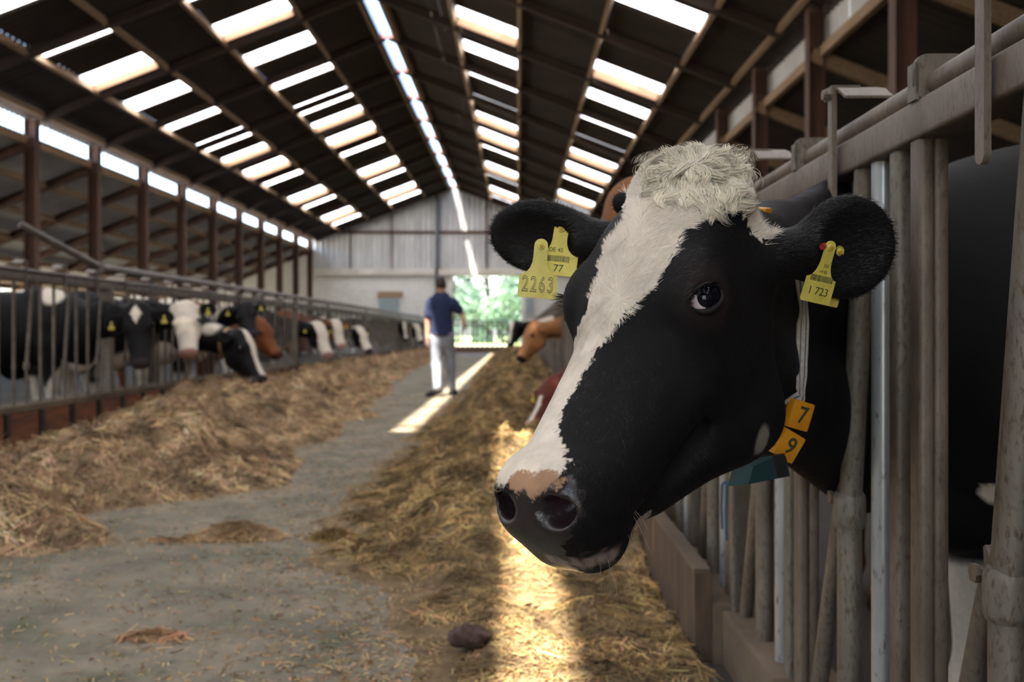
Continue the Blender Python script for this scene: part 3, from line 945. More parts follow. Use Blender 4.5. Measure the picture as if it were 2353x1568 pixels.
def surface_nets(F, lo, h, it):
    S = F < 0; n = np.array(F.shape)
    c = np.zeros(n - 1, np.int8); O = [(i, j, k) for i in (0, 1) for j in (0, 1) for k in (0, 1)]
    for i, j, k in O:
        c += S[i:n[0] - 1 + i, j:n[1] - 1 + j, k:n[2] - 1 + k]
    cells = np.argwhere((c > 0) & (c < 8)); idx = np.full(n - 1, -1, np.int32); idx[tuple(cells.T)] = np.arange(len(cells))
    acc = np.zeros((len(cells), 3)); cnt = np.zeros((len(cells), 1))
    for o0 in O:
        for a in range(3):
            if o0[a]:
                continue
            o1 = list(o0); o1[a] = 1
            f0 = F[tuple((cells + o0).T)]; f1 = F[tuple((cells + o1).T)]; m = (f0 < 0) != (f1 < 0)
            t = np.where(m, f0 / np.where(m, f0 - f1, 1), 0)[:, None]; p = np.array(o0) + t * (np.array(o1) - np.array(o0))
            acc += np.where(m[:, None], p, 0); cnt += m[:, None]
    v = (cells + acc / np.maximum(cnt, 1)) * h + lo
    faces = []
    for a in range(3):
        b, d = (a + 1) % 3, (a + 2) % 3
        s0 = [slice(None)] * 3; s1 = [slice(None)] * 3; s0[a] = slice(0, n[a] - 1); s1[a] = slice(1, n[a])
        A, B = S[tuple(s0)], S[tuple(s1)]; e = np.argwhere(A != B); e = e[(e[:, b] > 0) & (e[:, d] > 0) & (e[:, b] < n[b] - 1) & (e[:, d] < n[d] - 1)]
        if not len(e):
            continue
        flip = A[tuple(e.T)]
        q = []
        for ob, od in ((0, 0), (-1, 0), (-1, -1), (0, -1)):
            x = e.copy(); x[:, b] += ob; x[:, d] += od; q.append(idx[tuple(x.T)])
        q = np.stack(q, 1); q[flip] = q[flip][:, ::-1]; faces.append(q[:, ::-1])
    f = np.concatenate(faces, 0); f = f[(f >= 0).all(1)]
    E = np.concatenate([f[:, [0, 1]], f[:, [1, 2]], f[:, [2, 3]], f[:, [3, 0]]], 0)
    for _ in range(it):
        s = np.zeros_like(v); w = np.zeros((len(v), 1))
        for i, j in ((0, 1), (1, 0)):
            for k in range(3):
                s[:, k] += np.bincount(E[:, i], v[E[:, j], k], len(v))
            w[:, 0] += np.bincount(E[:, i], minlength=len(v))
        v = v * .5 + .5 * s / np.maximum(w, 1)
    return v, f


def unit(v):
    v = np.asarray(v, float); return v / np.linalg.norm(v)


def basis(a, hint):
    """orthonormal frame (u, v, w): v along a, w close to hint"""
    v = np.asarray(a, float); v = v / np.linalg.norm(v); w = np.asarray(hint, float); w = w - v * (w @ v); w /= np.linalg.norm(w)
    u = np.cross(v, w); return np.stack([u, v, w], 1)


# ------------------------------------------------------------------ cow head, in head space: u across, v poll to muzzle, w out of the forehead
def head_field(F, O, R, s=1.0, near_detail=False, asp=(1, 1, 1)):
    asp = np.array(asp)
    T = lambda p: O + R @ (np.asarray(p, float) * s * asp)

    def ell(c, r, k=.03, sub=False, rot=None, both=False):
        for m in ((1, -1) if both else (1,)):
            Rr = R if rot is None else R @ (rot if m > 0 else np.diag([-1, 1, 1]) @ rot @ np.diag([-1, 1, 1]))
            F.ell(T((c[0] * m, c[1], c[2])), np.array(r) * s * (asp if rot is None else 1), Rr, k * s, sub)

    def cone(a, b, ra, rb, k=.03, flat=None, both=False):
        for m in ((1, -1) if both else (1,)):
            F.cone(T((a[0] * m, a[1], a[2])), T((b[0] * m, b[1], b[2])), ra * s, rb * s, k * s, None if flat is None else (R[:, flat[0]], flat[1]))
    ell((0, .08, -.085), (.095, .125, .098))                      # skull
    ell((0, .105, -.035), (.088, .135, .046), .04)                # forehead plate
    ell((0, .005, -.045), (.078, .045, .05), .04)                 # poll
    ell((.086, .165, -.050), (.032, .050, .038), .035, both=True)  # brows
    cone((-.003, .17, -.070), (-.004, .445, -.098), .074, .052, .04, (2, 1.15))   # bridge of the nose
    cone((.046, .23, -.115), (.026, .425, -.105), .050, .046, .05, both=True)   # cheeks towards the muzzle
    ell((.055, .163, -.158), (.044, .090, .096), .05, both=True)   # jaw muscle
    cone((.045, .165, -.224), (.022, .345, -.164), .041, .035, .05, both=True)   # lower jaw
    cone((0, .2, -.20), (0, .38, -.142), .055, .028, .05)          # floor of the jaw
    ell((0, .452, -.106), (.066, .050, .066), .03)                # muzzle
    ell((.042, .455, -.088), (.030, .042, .034), .03, both=True)  # nostril wings
    ell((.026, .462, -.136), (.034, .038, .028), .025, both=True)  # upper lips
    ell((-.004, .430, -.166), (.038, .040, .022), .02)                # chin
    if near_detail:
        ell((.039, .488, -.068), (.014, .027, .015), .012, True, rot=np.array(Euler((.5, .0, .75)).to_matrix()), both=True)
        ell((.047, .472, -.078), (.013, .023, .014), .012, True, rot=np.array(Euler((.2, .0, .3)).to_matrix()), both=True)
        ell((.064, .29, -.150), (.006, .05, .010), .03, True, both=True)
        cone((.078, .25, -.11), (.050, .36, -.125), .008, .006, .03, both=True)   # facial crest
        ell((.045, .47, -.170), (.03, .045, .0045), .008, True, both=True)        # mouth line
        ell((0, .492, -.170), (.03, .03, .0045), .008, True)
    return T


def ear_field(F, base, tip, face, width, s=1.0, thick=.018):
    base, tip = np.asarray(base, float), np.asarray(tip, float); L = np.linalg.norm(tip - base); R = basis(tip - base, face)
    c = base + (tip - base) * .58
    F.cone(base - (tip - base) * .10, base + (tip - base) * .35, .032 * s, .030 * s, .03 * s)
    F.ell(c, (width, L * .44, thick), R, .025 * s)
    F.ell(c + R[:, 2] * thick * 1.15 + (tip - base) * .02, (width * .80, L * .36, thick * 1.1), R, .01 * s, True)


def blob(p, seed, f):
    r = np.random.default_rng(seed); s = np.zeros(len(p))
    for _ in range(9):
        k = r.normal(size=3); k /= np.linalg.norm(k); s += np.sin(2 * np.pi * f * r.uniform(.5, 1.5) * (p @ k) + r.uniform(0, 6.28))
    return s / 3


BLACK = np.array([.0095, .0086, .0092]); WHITE = np.array([.70, .625, .525]); BROWN = np.array([.20, .068, .026]); TAN = np.array([.36, .16, .065])
RED = np.array([.105, .023, .015]); PINK = np.array([.62, .30, .25])
M_COAT = material('cow_coat', (1, 1, 1), (.86, .85, .84), 60, rough=.6, vcol='Col', bump=.12, bscale=260, spec=.10, wet=.2, stretch=(1, 1, 1), coord='World')
M_EYE = material('cow_eye', (.004, .004, .007), rough=.05, spec=.25)


def step(x, a, w):
    return np.clip((x - a) / w + .5, 0, 1)[:, None]
# ------------------------------------------------------------------ the near cow
HO = np.array([.2021, 1.3012, 1.1741])
HR = np.array([[.6842, -.5017, -.5293], [-.7285, -.503, -.465], [.033, -.7038, .7097]])
HR[:, 1] /= np.linalg.norm(HR[:, 1]); HR[:, 0] -= HR[:, 1] * (HR[:, 0] @ HR[:, 1]); HR[:, 0] /= np.linalg.norm(HR[:, 0]); HR[:, 2] = np.cross(HR[:, 1], HR[:, 0])
HS = np.array([.961, .960, 1.241])

CF = Field()
HT = head_field(CF, HO, HR, 1.0, True, HS)
# ears
EN_B, EN_T = P(1795, 585, 1.300), P(2050, 556, 1.365)
EF_B, EF_T = P(1395, 560, 1.40), P(1132, 535, 1.44)
ear_field(CF, EN_B, EN_T, (-.25, -1.0, -.15), .070)
ear_field(CF, EF_B, EF_T, (.05, -1.0, -.35), .054)
# mound of the curly poll
CF.ell(P(1592, 425, 1.315), (.064, .046, .038), None, .03).ell(P(1668, 442, 1.300), (.030, .036, .034), None, .03).ell(P(1520, 452, 1.33), (.030, .036, .030), None, .03)
def raycast(px, py):
    """where the line of sight through a pixel meets the near cow"""
    d = P(px, py, 1.0) - np.array([0, 0, CAMH]); d /= np.linalg.norm(d); t = .7
    for _ in range(120):
        e = float(CF.at(np.array([0, 0, CAMH]) + d * t)); t += max(e * .7, .0004)
        if e < .0006 or t > 3:
            break
    return np.array([0, 0, CAMH]) + d * t


# eye sockets: the near eye looks at the lens, the far one mirrors it
_sf = raycast(1624, 684)
_o = unit(unit(np.array([0, 0, CAMH]) - _sf) * .62 + HR @ unit([.93, .1, .30]) * .38)
EYE_C = (_sf - _o * .0165 - HO) @ HR / HS
_x = P(1582, 712, 1.2) - P(1668, 668, 1.2)
EYE_O, EYE_X = _o @ HR, _x @ HR


def eye_frame(s_):
    return HT(EYE_C * [s_, 1, 1]), basis(HR @ (EYE_X * [s_, 1, 1]) - HR @ (EYE_O * [s_, 1, 1]) * (EYE_X @ EYE_O), HR @ (EYE_O * [s_, 1, 1]))


for s_ in (1, -1):
    ec, EB = eye_frame(s_)
    CF.ell(ec + EB[:, 2] * .012, (.0150, .0215, .019), EB, .008, True)
# horn buds
CF.ell(P(1433, 470, 1.372), (.015, .015, .019), HR, .010)
CF.ell(HT((.088, .015, -.030)), (.016, .016, .018), HR, .02)
# neck, shoulder, trunk, legs (the trunk stands behind the fence, turned a little)
NA, NB, NC_ = HT((0, .10, -.16)), np.array([.455, 1.76, .94]), np.array([.80, 2.28, .94])
SH = np.array([1.22, 2.38, .95])
side = np.array([.55, -.83, 0])
CF.cone(HT((0, .035, -.10)), NB + [0, 0, .14], .092, .115, .06, (side, 1.25))
CF.cone(HT((0, .10, -.170)), NB - [0, 0, .065], .078, .105, .05, (side, 1.35))
CF.cone(NB + [0, 0, .14], NC_ + [0, 0, .235], .115, .19, .06, (side, 2.0))
CF.cone(NB - [0, 0, .065], NC_ - [0, 0, .20], .105, .18, .06, (side, 2.0))
TB = np.array([.97, .22, 0]); TB = TB / np.linalg.norm(TB); TS = np.array([-TB[1], TB[0], 0])
CF.cone(NC_ + [0, 0, .16], SH + [0, 0, .13], .20, .34, .1, (TS, 1.35))
CF.cone(SH, SH + TB * 1.15 + [0, 0, .02], .42, .46, .12, (TS, 1.25))
CF.cone(SH + TB * 1.1 + [0, 0, .15], SH + TB * 1.55 + [0, 0, .20], .32, .22, .1, (TS, 1.1))
CF.cone(SH + TB * -.12 + [0, 0, -.18], SH + TB * -.20 + [0, 0, -.36], .21, .13, .1)
for m in (-1, 1):
    f = SH + TB * -.02 + TS * m * .17
    CF.cone(f + [0, 0, -.1], f - [0, 0, .40], .15, .085, .08); CF.cone(f - [0, 0, .40], f * [1, 1, 0] + [0, 0, .10], .072, .046, .04)
    CF.cone(f * [1, 1, 0] + [0, 0, .12], f * [1, 1, 0] - TB * .03 + [0, 0, .045], .05, .058, .03)
    hq = SH + TB * 1.45 + TS * m * .2
    CF.cone(hq, hq - TB * .12 - [0, 0, .28], .19, .12, .08); CF.cone(hq - TB * .12 - [0, 0, .28], hq + TB * .17 - [0, 0, .50], .11, .06, .05)
    CF.cone(hq + TB * .17 - [0, 0, .50], (hq + TB * .10) * [1, 1, 0] + [0, 0, .1], .052, .044, .03)
    CF.cone((hq + TB * .10) * [1, 1, 0] + [0, 0, .11], (hq + TB * .06) * [1, 1, 0] + [0, 0, .045], .05, .056, .03)
CF.ell(SH + TB * 1.2 - [0, 0, .36], (.17, .17, .15), None, .06)
CF.cone(SH + TB * 1.72 + [0, 0, .28], SH + TB * 1.80 - [0, 0, .45], .03, .022, .03)

YS = 1.60
v1, f1 = CF.mesh(.0032, lo=np.array([-.5, .5, .5]), hi=np.array([1.2, YS, 1.6]), it=2)
v2, f2 = CF.mesh(.014, lo=np.array([-.5, YS - .012, -.1]), it=2)
V = np.concatenate([v1, v2]); Fc = np.concatenate([f1, f2 + len(v1)])
NV1 = len(v1)


def hloc(p):
    return (np.asarray(p) - HO) @ HR / HS


def inside_poly(x, y, poly):
    r = np.zeros(len(x), bool); n = len(poly)
    for i in range(n):
        (x0, y0), (x1, y1) = poly[i], poly[(i + 1) % n]
        if y0 == y1:
            continue
        c = ((y0 > y) != (y1 > y)) & (x < (x1 - x0) * (y - y0) / (y1 - y0) + x0); r ^= c
    return r


near_px = [(1712, 520), (1706, 478), (1672, 462), (1655, 488), (1600, 500), (1562, 545), (1535, 605), (1500, 660), (1440, 718), (1402, 765), (1372, 805), (1345, 850), (1322, 890),
           (1302, 930), (1288, 980), (1292, 1010), (1310, 1032), (1304, 1085)]
far_px = [(1440, 500), (1392, 560), (1372, 640), (1345, 720)]
near_uv = [hloc(raycast(*q))[:2] for q in near_px]
far_uv = [hloc(raycast(*q))[:2] for q in far_px]
blaze = [(.15, -.14)] + [tuple(q) for q in near_uv] + [(.045, .475), (-.05, .475)] + [(-.085, .43), (-.080, .36), (-.080, .30), (-.080, .235)] + [tuple(q) for q in far_uv[::-1]] + [(-.070, .03), (-.13, -.14)]
print('blaze near', [tuple(np.round(q, 3)) for q in near_uv]); print('far', [tuple(np.round(q, 3)) for q in far_uv])


pad_px = [(1140, 1132), (1190, 1131), (1222, 1143), (1255, 1129), (1290, 1120), (1318, 1108), (1340, 1150), (1332, 1200), (1305, 1236), (1288, 1270)]
pad_uw = [hloc(raycast(max(x_, 1153), y_))[[0, 2]] for x_, y_ in pad_px]
pad_uw = [(-.09, pad_uw[0][1])] + [tuple(q) for q in pad_uw] + [(pad_uw[-1][0], -.155), (-.04, -.155), (-.07, -.12)]
tan_px = [(1165, 1105), (1182, 1088), (1240, 1080), (1285, 1084), (1300, 1092), (1290, 1126), (1250, 1140), (1222, 1150), (1185, 1140)]
tan_uv = [tuple(hloc(raycast(*q))[:2]) for q in tan_px]


def pad_mask(p):
    h = hloc(p); return (h[:, 1] > .447 + .25 * np.clip(h[:, 0] - .045, 0, 1)) & (h[:, 1] < .56) & (p[:, 1] < 1.3) & inside_poly(h[:, 0] + .003 * blob(p, 15, 60), h[:, 2] + .003 * blob(p, 16, 60), pad_uw)


CHIN = [raycast(*q_) for q_ in ((1268, 1288), (1295, 1296), (1325, 1298), (1355, 1294), (1385, 1288), (1408, 1280))]


def coat_near(p):
    """coat colour of the near cow by place on its head and body"""
    h = hloc(p); n = len(p); j = .0028 * blob(p, 5, 55) + .002 * blob(p, 6, 120)
    jj = .0028 * blob(p, 8, 60)
    c = np.tile(BLACK, (n, 1))
    on_head = (h[:, 1] < .56) & (h[:, 1] > -.14) & (p[:, 1] < 1.6)
    m = on_head & (h[:, 2] > np.where(h[:, 1] < .0, -.045, -.12)) & inside_poly(h[:, 0] + j, h[:, 1] + jj, blaze)
    c[m] = WHITE * (1 + .05 * blob(p[m], 9, 14)[:, None])
    # nose pad, bare skin above it, nostrils, chin
    pad = pad_mask(p)[:, None] * 1.0
    c = c * (1 - pad) + np.array([.021, .015, .017]) * pad
    tanm = (on_head & (h[:, 1] > .38) & inside_poly(h[:, 0] + j, h[:, 1] + jj, tan_uv) & (h[:, 2] > -.12))[:, None] * (1 - pad)
    c = c * (1 - tanm) + np.array([.36, .215, .135]) * tanm
    no = np.zeros(n)
    for s_ in (-1, 1):
        no = np.maximum(no, np.exp(-(((h - [s_ * .043, .474, -.071]) / [.011, .014, .012]) ** 2).sum(1)))
    c = c * (1 - no[:, None]) + np.array([.07, .014, .022]) * no[:, None]
    chin = (on_head & (h[:, 2] < -.166) & (h[:, 1] > .385))[:, None] * 1.0
    c = c * (1 - chin) + np.array([.45, .36, .31]) * chin
    lp = np.zeros(n)
    for q_ in CHIN:
        lp = np.maximum(lp, np.exp(-(((p - q_) ** 2).sum(1)) / .011 ** 2))
    lp = np.clip(lp * 1.6 + .25 * blob(p, 17, 60) * (lp > .05) - .2, 0, 1)[:, None]; c = c * (1 - lp) + np.array([.27, .20, .17]) * lp
    jawl = on_head[:, None] * step(-h[:, 2] - .42 * h[:, 1] + .006 * blob(p, 14, 10), .118 - .42 * 0 , .01) * step(h[:, 1], .2, .02) * step(.36 - h[:, 1], 0, .03) * step(.03 - np.abs(h[:, 0]), 0, .012)
    c = c * (1 - jawl) + WHITE * .85 * jawl
    # brownish skin round the near and far eye
    ey = np.zeros(n)
    for s_ in (-1, 1):
        ey = np.maximum(ey, np.exp(-((((h - EYE_C * [s_, 1, 1]) / [.034, .036, .030]) ** 2).sum(1)) ** 2))
    c = c * (1 - ey[:, None]) + np.array([.034, .023, .021]) * ey[:, None]
    # body: black with white legs and belly
    low = step(.46 + .05 * blob(p, 21, 1.4) - p[:, 2], 0, .02) * (p[:, 1] > 1.6)[:, None]
    c = c * (1 - low) + WHITE * .9 * low
    pt = np.exp(-(((p - raycast(2278, 1135)) / [.030, .030, .034]) ** 2).sum(1))[:, None]; pt = np.clip((pt + .12 * blob(p, 3, 9)[:, None]) * 6 - 2.6, 0, 1)
    c = c * (1 - pt) + WHITE * pt
    th_ = np.exp(-(((p - raycast(1752, 1016)) / [.012, .016, .022]) ** 2).sum(1))[:, None]; th_ = np.clip(th_ * 4 - 1, 0, 1); c = c * (1 - th_) + WHITE * .32 * th_
    hoof = (p[:, 2] < .075)[:, None] * 1.0
    return np.clip(c * (1 - hoof) + np.array([.04, .03, .025]) * hoof, .004, 1)


_pm = pad_mask(V)
near_cow = mesh_obj('cow', V, Fc, M_COAT, None, True, np.hstack([coat_near(V), 1.0 - _pm[:, None]]))
tag(near_cow, 'black dairy cow with broad white blaze and curly poll wearing numbered collar', 'cow')

# eyes with lids
M_SCL = material('eye_white', (.62, .52, .53), (.50, .40, .42), 60, rough=.2)
M_LID = material('eyelid_skin', (.010, .008, .008), (.007, .006, .006), 60, rough=.6, spec=.2)
for s_ in (1, -1):
    ec, EB = eye_frame(s_); RE = .0205
    bm = bmesh.new(); bmesh.ops.create_uvsphere(bm, u_segments=32, v_segments=20, radius=RE)
    me = bpy.data.meshes.new('eye'); bm.to_mesh(me); bm.free(); me.materials.append(M_EYE)
    for p in me.polygons:
        p.use_smooth = True
    e = link(bpy.data.objects.new('eye', me), near_cow); e.location = ec + EB[:, 2] * .003
    e0 = ec + EB[:, 2] * .003; down = np.array([0, 0, -1.0]); sg = 1 if (EB[:, 0] @ down) > 0 else -1
    # white of the eye: a crescent at the front corner
    vv = []; na, nb = 14, 6
    for i in range(na + 1):
        th = math.radians(-40 + 95 * i / na) * sg
        for k in range(nb + 1):
            ph = math.radians(36 + 34 * k / nb)
            vv.append(e0 + EB @ np.array([math.sin(th) * math.sin(ph), math.cos(th) * math.sin(ph), math.cos(ph)]) * (RE + .0003))
    ff = [(i * (nb + 1) + k, (i + 1) * (nb + 1) + k, (i + 1) * (nb + 1) + k + 1, i * (nb + 1) + k + 1) for i in range(na) for k in range(nb)]
    mesh_obj('eye_white', vv, ff, M_SCL, near_cow, True)
    for up in (1, -1):                     # upper and lower lid follow an almond on the eyeball
        pts = []; rad = []
        for i in range(21):
            t = -1 + 2 * i / 20; al = t * math.radians(74); op = math.radians(42 if up > 0 else 46) * (1 - t * t) ** .65
            q = EB @ np.array([-sg * up * math.sin(op), math.sin(al) * math.cos(op), math.cos(al) * math.cos(op)])
            pts.append(e0 + q * (RE + .0010)); rad.append(.0018 + (.0014 if up > 0 else .0030) * (1 - t * t))
        MB().tube(pts, rad, 10).build('eyelid', M_LID, near_cow, True)
        if up > 0:
            lv = []; lf = []
            for i in range(80):
                t = RNG.uniform(-.8, .85); al = t * math.radians(70); op = math.radians(42) * (1 - t * t) ** .65
                q = EB @ np.array([-sg * math.sin(op), math.sin(al) * math.cos(op), math.cos(al) * math.cos(op)]); r0 = e0 + q * (RE + .002)
                dr = unit(EB @ np.array([-sg * RNG.uniform(-.25, .35), t * .5 + RNG.normal(scale=.15), 1.0])); L_ = RNG.uniform(.012, .026)
                sd = unit(np.cross(dr, [.3, .5, .8])); k0 = len(lv); dn = EB[:, 0] * sg * L_ * .30
                lv += [r0 - sd * .0005, r0 + sd * .0005, r0 + dr * L_ * .6 + dn * .5 - sd * .0003, r0 + dr * L_ * .6 + dn * .5 + sd * .0003, r0 + dr * L_ + dn * .6]
                lf += [(k0, k0 + 1, k0 + 3, k0 + 2), (k0 + 2, k0 + 3, k0 + 4)]
            mesh_obj('eyelashes', lv, lf, M_RUB, near_cow)['kind'] = 'stuff'

# short coat hairs over the head, longer ones on ears and poll
def vnormals(v, f):
    n = np.cross(v[f[:, 2]] - v[f[:, 0]], v[f[:, 3]] - v[f[:, 1]]); o = np.zeros_like(v)
    for c in range(4):
        for k in range(3):
            o[:, k] += np.bincount(f[:, c], n[:, k], len(v))
    return o / (np.linalg.norm(o, axis=1, keepdims=True) + 1e-12), n


VN, fn = vnormals(v1, f1); area = np.linalg.norm(fn, axis=1)
M_HAIR = material('cow_hair', (1, 1, 1), None, rough=.45, vcol='Col', spec=.30)


def hairs(name, n, sel_w, dirf, ln, wd, lift, seed, segs=3, colf=None, bendf=None, sink=.001):
    r = np.random.default_rng(seed); pr = area * sel_w; fi = r.choice(len(f1), n, p=pr / pr.sum()); w = r.dirichlet([1, 1, 1, 1], n)
    p = (v1[f1[fi]] * w[..., None]).sum(1); nr = (VN[f1[fi]] * w[..., None]).sum(1); nr /= np.linalg.norm(nr, axis=1, keepdims=True)
    d = dirf(p, r); d = d - (d * nr).sum(1, keepdims=True) * nr; d /= np.linalg.norm(d, axis=1, keepdims=True) + 1e-9
    L = (ln(p, r) if callable(ln) else r.uniform(*ln, n))[:, None]; W = r.uniform(*wd, (n, 1)); sd = np.cross(d, nr); lf = r.uniform(*lift, (n, 1))
    bend = np.zeros((n, 3)) if bendf is None else bendf(p, r, d, nr, sd)
    rows = []
    for i in range(segs + 1):
        t = i / segs
        c = p - nr * sink + (d * t + nr * lf * t * (1 - .55 * t) + bend * t * t) * L
        ww = W * (1 - .85 * t); rows += [c - sd * ww, c + sd * ww]
    v = np.stack(rows, 1).reshape(-1, 3); m = 2 * (segs + 1); b = np.arange(n)[:, None] * m
    f = np.concatenate([b + np.array([[2 * i, 2 * i + 1, 2 * i + 3, 2 * i + 2]]) for i in range(segs)], 0)
    col = coat_near(p) if colf is None else colf(p, r)
    col = col * r.uniform(.78, 1.15, (n, 1))
    o = mesh_obj(name, v, f, M_HAIR, near_cow, True, np.repeat(col, m, 0)); o['kind'] = 'stuff'
    return o


fc = v1[f1].mean(1); fh = hloc(fc); toward = ((fc - np.array([0, 0, CAMH])) * fn).sum(1) < 0


WHORL = hloc(raycast(1415, 686))[:2]


def flow(p, r):
    h = hloc(p); wh = WHORL
    a = h[:, 0] - wh[0]; b = h[:, 1] - wh[1]; rr = np.sqrt(a * a + b * b) + 1e-6
    rad = np.stack([a / rr, b / rr, np.zeros(len(p))], 1)
    down = np.stack([.25 * np.sign(h[:, 0]) * (np.abs(h[:, 0]) > .04), np.ones(len(p)), -.4 * (np.abs(h[:, 0]) > .06)], 1)
    back = np.stack([.6 * np.sign(h[:, 0]), -np.ones(len(p)), -.5 * np.ones(len(p))], 1)
    k = np.clip(1.3 - rr / .022, 0, 1)[:, None]
    chev = np.stack([.75 * np.sign(a) * np.clip(np.abs(a) / .01, 0, 1), -np.ones(len(p)), -.2 * np.ones(len(p))], 1)
    far = np.where((h[:, 1] > wh[1])[:, None], down, chev)
    side_ = (h[:, 2] < -.10)[:, None]; far = np.where(side_, np.stack([0 * a, np.ones(len(p)) * .5, -np.ones(len(p))], 1), far)
    d = rad * k + far * (1 - k) + np.stack([.85 * blob(p, 31, 48), .45 * blob(p, 32, 40), .1 * blob(p, 33, 22)], 1)
    d += r.normal(scale=.16, size=d.shape)
    return d @ HR.T


skip = pad_mask(fc) | (np.linalg.norm((fh - EYE_C) / [1, 1, .9], axis=1) < .026)
white_f = coat_near(fc)[:, 0] > .3
hairs('coat_hair', 66000, np.where(skip | white_f, 0, np.where(toward, 1.0, .3)), flow, (.006, .012), (.00028, .0005), (.10, .30), 1, 2)
hairs('coat_hair', 50000, np.where(skip | ~white_f | (fh[:, 1] < -.01), 0, np.where(toward, 1.0, .5)),
      flow, lambda p, r: np.interp(hloc(p)[:, 1], [0, .08, .12, .2, .3, .45], [.022, .017, .014, .012, .008, .006]) * r.uniform(.7, 1.2, len(p)), (.00028, .0005), (.12, .38), 2, 3)
ear_f = (np.linalg.norm(fc - (EN_B + EN_T) / 2, axis=1) < .13) | (np.linalg.norm(fc - (EF_B + EF_T) / 2, axis=1) < .13)
ear_f &= (np.abs(fh[:, 0]) > .115)


def ear_flow(p, r):
    n_ = np.linalg.norm(p - (EN_B + EN_T) / 2, axis=1) < np.linalg.norm(p - (EF_B + EF_T) / 2, axis=1)
    return np.where(n_[:, None], EN_T - EN_B, EF_T - EF_B) / .13 + r.normal(scale=.35, size=p.shape)


hairs('ear_hair', 9000, np.where(ear_f, 1.0, 0), ear_flow, (.006, .015), (.0003, .0005), (.2, .8), 3, 3)
# curly poll: curved locks that lie over the mound on the poll and fall to its sides
def poll_hair():
    r = np.random.default_rng(12); U, Vv, W = HR[:, 0], HR[:, 1], HR[:, 2]; up = np.array([0, 0, 1.0])
    fpx = VPX + FPX * fc[:, 0] / fc[:, 1]; ok = white_f & (fh[:, 1] < .055) & (fh[:, 2] > -.05) & (fpx > 1492) & (fpx < 1698); pr = np.where(ok, area, 0); rows = []; cols = []
    crown = P(1590, 372, 1.27); cc = P(1600, 420, 1.32)
    for fi in r.choice(len(f1), 520, p=pr / pr.sum()):
        b = fc[fi]; nr = unit(fn[fi]); away = b - crown; away = unit(away - nr * (away @ nr) + 1e-6); top = np.clip((b[2] - cc[2]) / .05, -.6, 1)
        swirl = np.cross(nr, away); curl = r.choice([-1, 1], p=[.4, .6]) * r.uniform(.3, 1.1); edge = min(1, .45 + min(VPX + FPX * b[0] / b[1] - 1485, 1710 - VPX - FPX * b[0] / b[1]) / 90); L = r.uniform(.024, .044) * (1 + .35 * max(top, 0)) * edge
        main = unit(away * .9 + swirl * r.normal(scale=.45) + nr * (.30 + .35 * max(top, 0)) + up * .25 * max(top, 0))
        tone = r.uniform(.72, 1.08); fly = r.random() < .06
        for k in range(58):
            o = r.normal(scale=.0042, size=3); o = o - nr * (o @ nr); Lk = L * r.uniform(.7, 1.15) * (1.5 if fly and k < 8 else 1); ph = r.normal(scale=.12); wd = r.uniform(.00026, .00046); pts = []
            for i in range(7):
                t = i / 6; a = (1.5 + .4 * abs(curl)) * t + ph
                pts.append(b + o * (1 - .45 * t) + nr * .001 + (main * (math.sin(a) / 1.6) + swirl * curl * .42 * (1 - math.cos(a)) - nr * .30 * t * t) * Lk)
            pts = np.array(pts); tg = np.gradient(pts, axis=0); s_ = np.cross(tg, nr + .3 * up); s_ /= np.linalg.norm(s_, axis=1, keepdims=True) + 1e-9
            ww = wd * (1 - .8 * (np.arange(7) / 6) ** 2)[:, None]; rows.append(np.stack([pts - s_ * ww, pts + s_ * ww], 1).reshape(-1, 3))
            cols.append(np.array([.76, .68, .53]) * tone * r.uniform(.75, 1.12) if r.random() > .03 else np.array([.10, .09, .08]))
    n = len(rows); v = np.concatenate(rows); b = np.arange(n)[:, None] * 14
    f = np.concatenate([b + np.array([[2 * i, 2 * i + 1, 2 * i + 3, 2 * i + 2]]) for i in range(6)], 0)
    o = mesh_obj('poll_tuft', v, f, M_HAIR, near_cow, True, np.repeat(np.array(cols), 14, 0)); o['kind'] = 'stuff'
    o['label'] = 'curly cream-white tuft of hair on the poll'


poll_hair()
# whiskers at the muzzle
wk = MB()
for k in range(30):
    s_ = 1 if k % 3 else -1; b = HT((s_ * RNG.uniform(.03, .066), RNG.uniform(.40, .48), RNG.uniform(-.185, -.125))); b = b - (b - HT((0, .44, -.11))) * .05
    e = CF.at(b); d = b - HT((0, .40, -.10)); d /= np.linalg.norm(d); b = b - d * float(e); d = d + np.array([0, 0, -.35]) + RNG.normal(scale=.2, size=3); d /= np.linalg.norm(d); L_ = RNG.uniform(.02, .05)
    wk.tube([b, b + d * L_ * .5, b + d * L_ + np.array([0, 0, -.006])], [.00022, .0002, .0001], 3, False)
wk.build('whiskers', material('whisker', (.30, .26, .21), rough=.5), near_cow)['kind'] = 'stuff'


# ear tags
def tag_plate(w, h, t=.0016):
    """flag-shaped ear tag in its own plane: origin at the stud, hanging to -y"""
    n = .0075 * w / .042
    half = [(n, .004), (n, -.010 * h / .055)]
    for i in range(1, 6):
        a = i / 5; half.append((n + (w / 2 - n) * (1 - math.cos(a * math.pi / 2)), -.010 * h / .055 - (h * .36) * math.sin(a * math.pi / 2) ** 1.0))
    half += [(w / 2 * 1.03, -h * .97), (w / 2 * .97, -h)]
    top = [(n * math.cos(a), .004 + n * math.sin(a)) for a in np.linspace(0, math.pi, 9)][1:-1]
    pts = [(-x, y) for x, y in half[::-1]][0:]
    poly = half[::-1] + top + [(-x, y) for x, y in half]
    return MB().prism(poly, 2, 0, t)


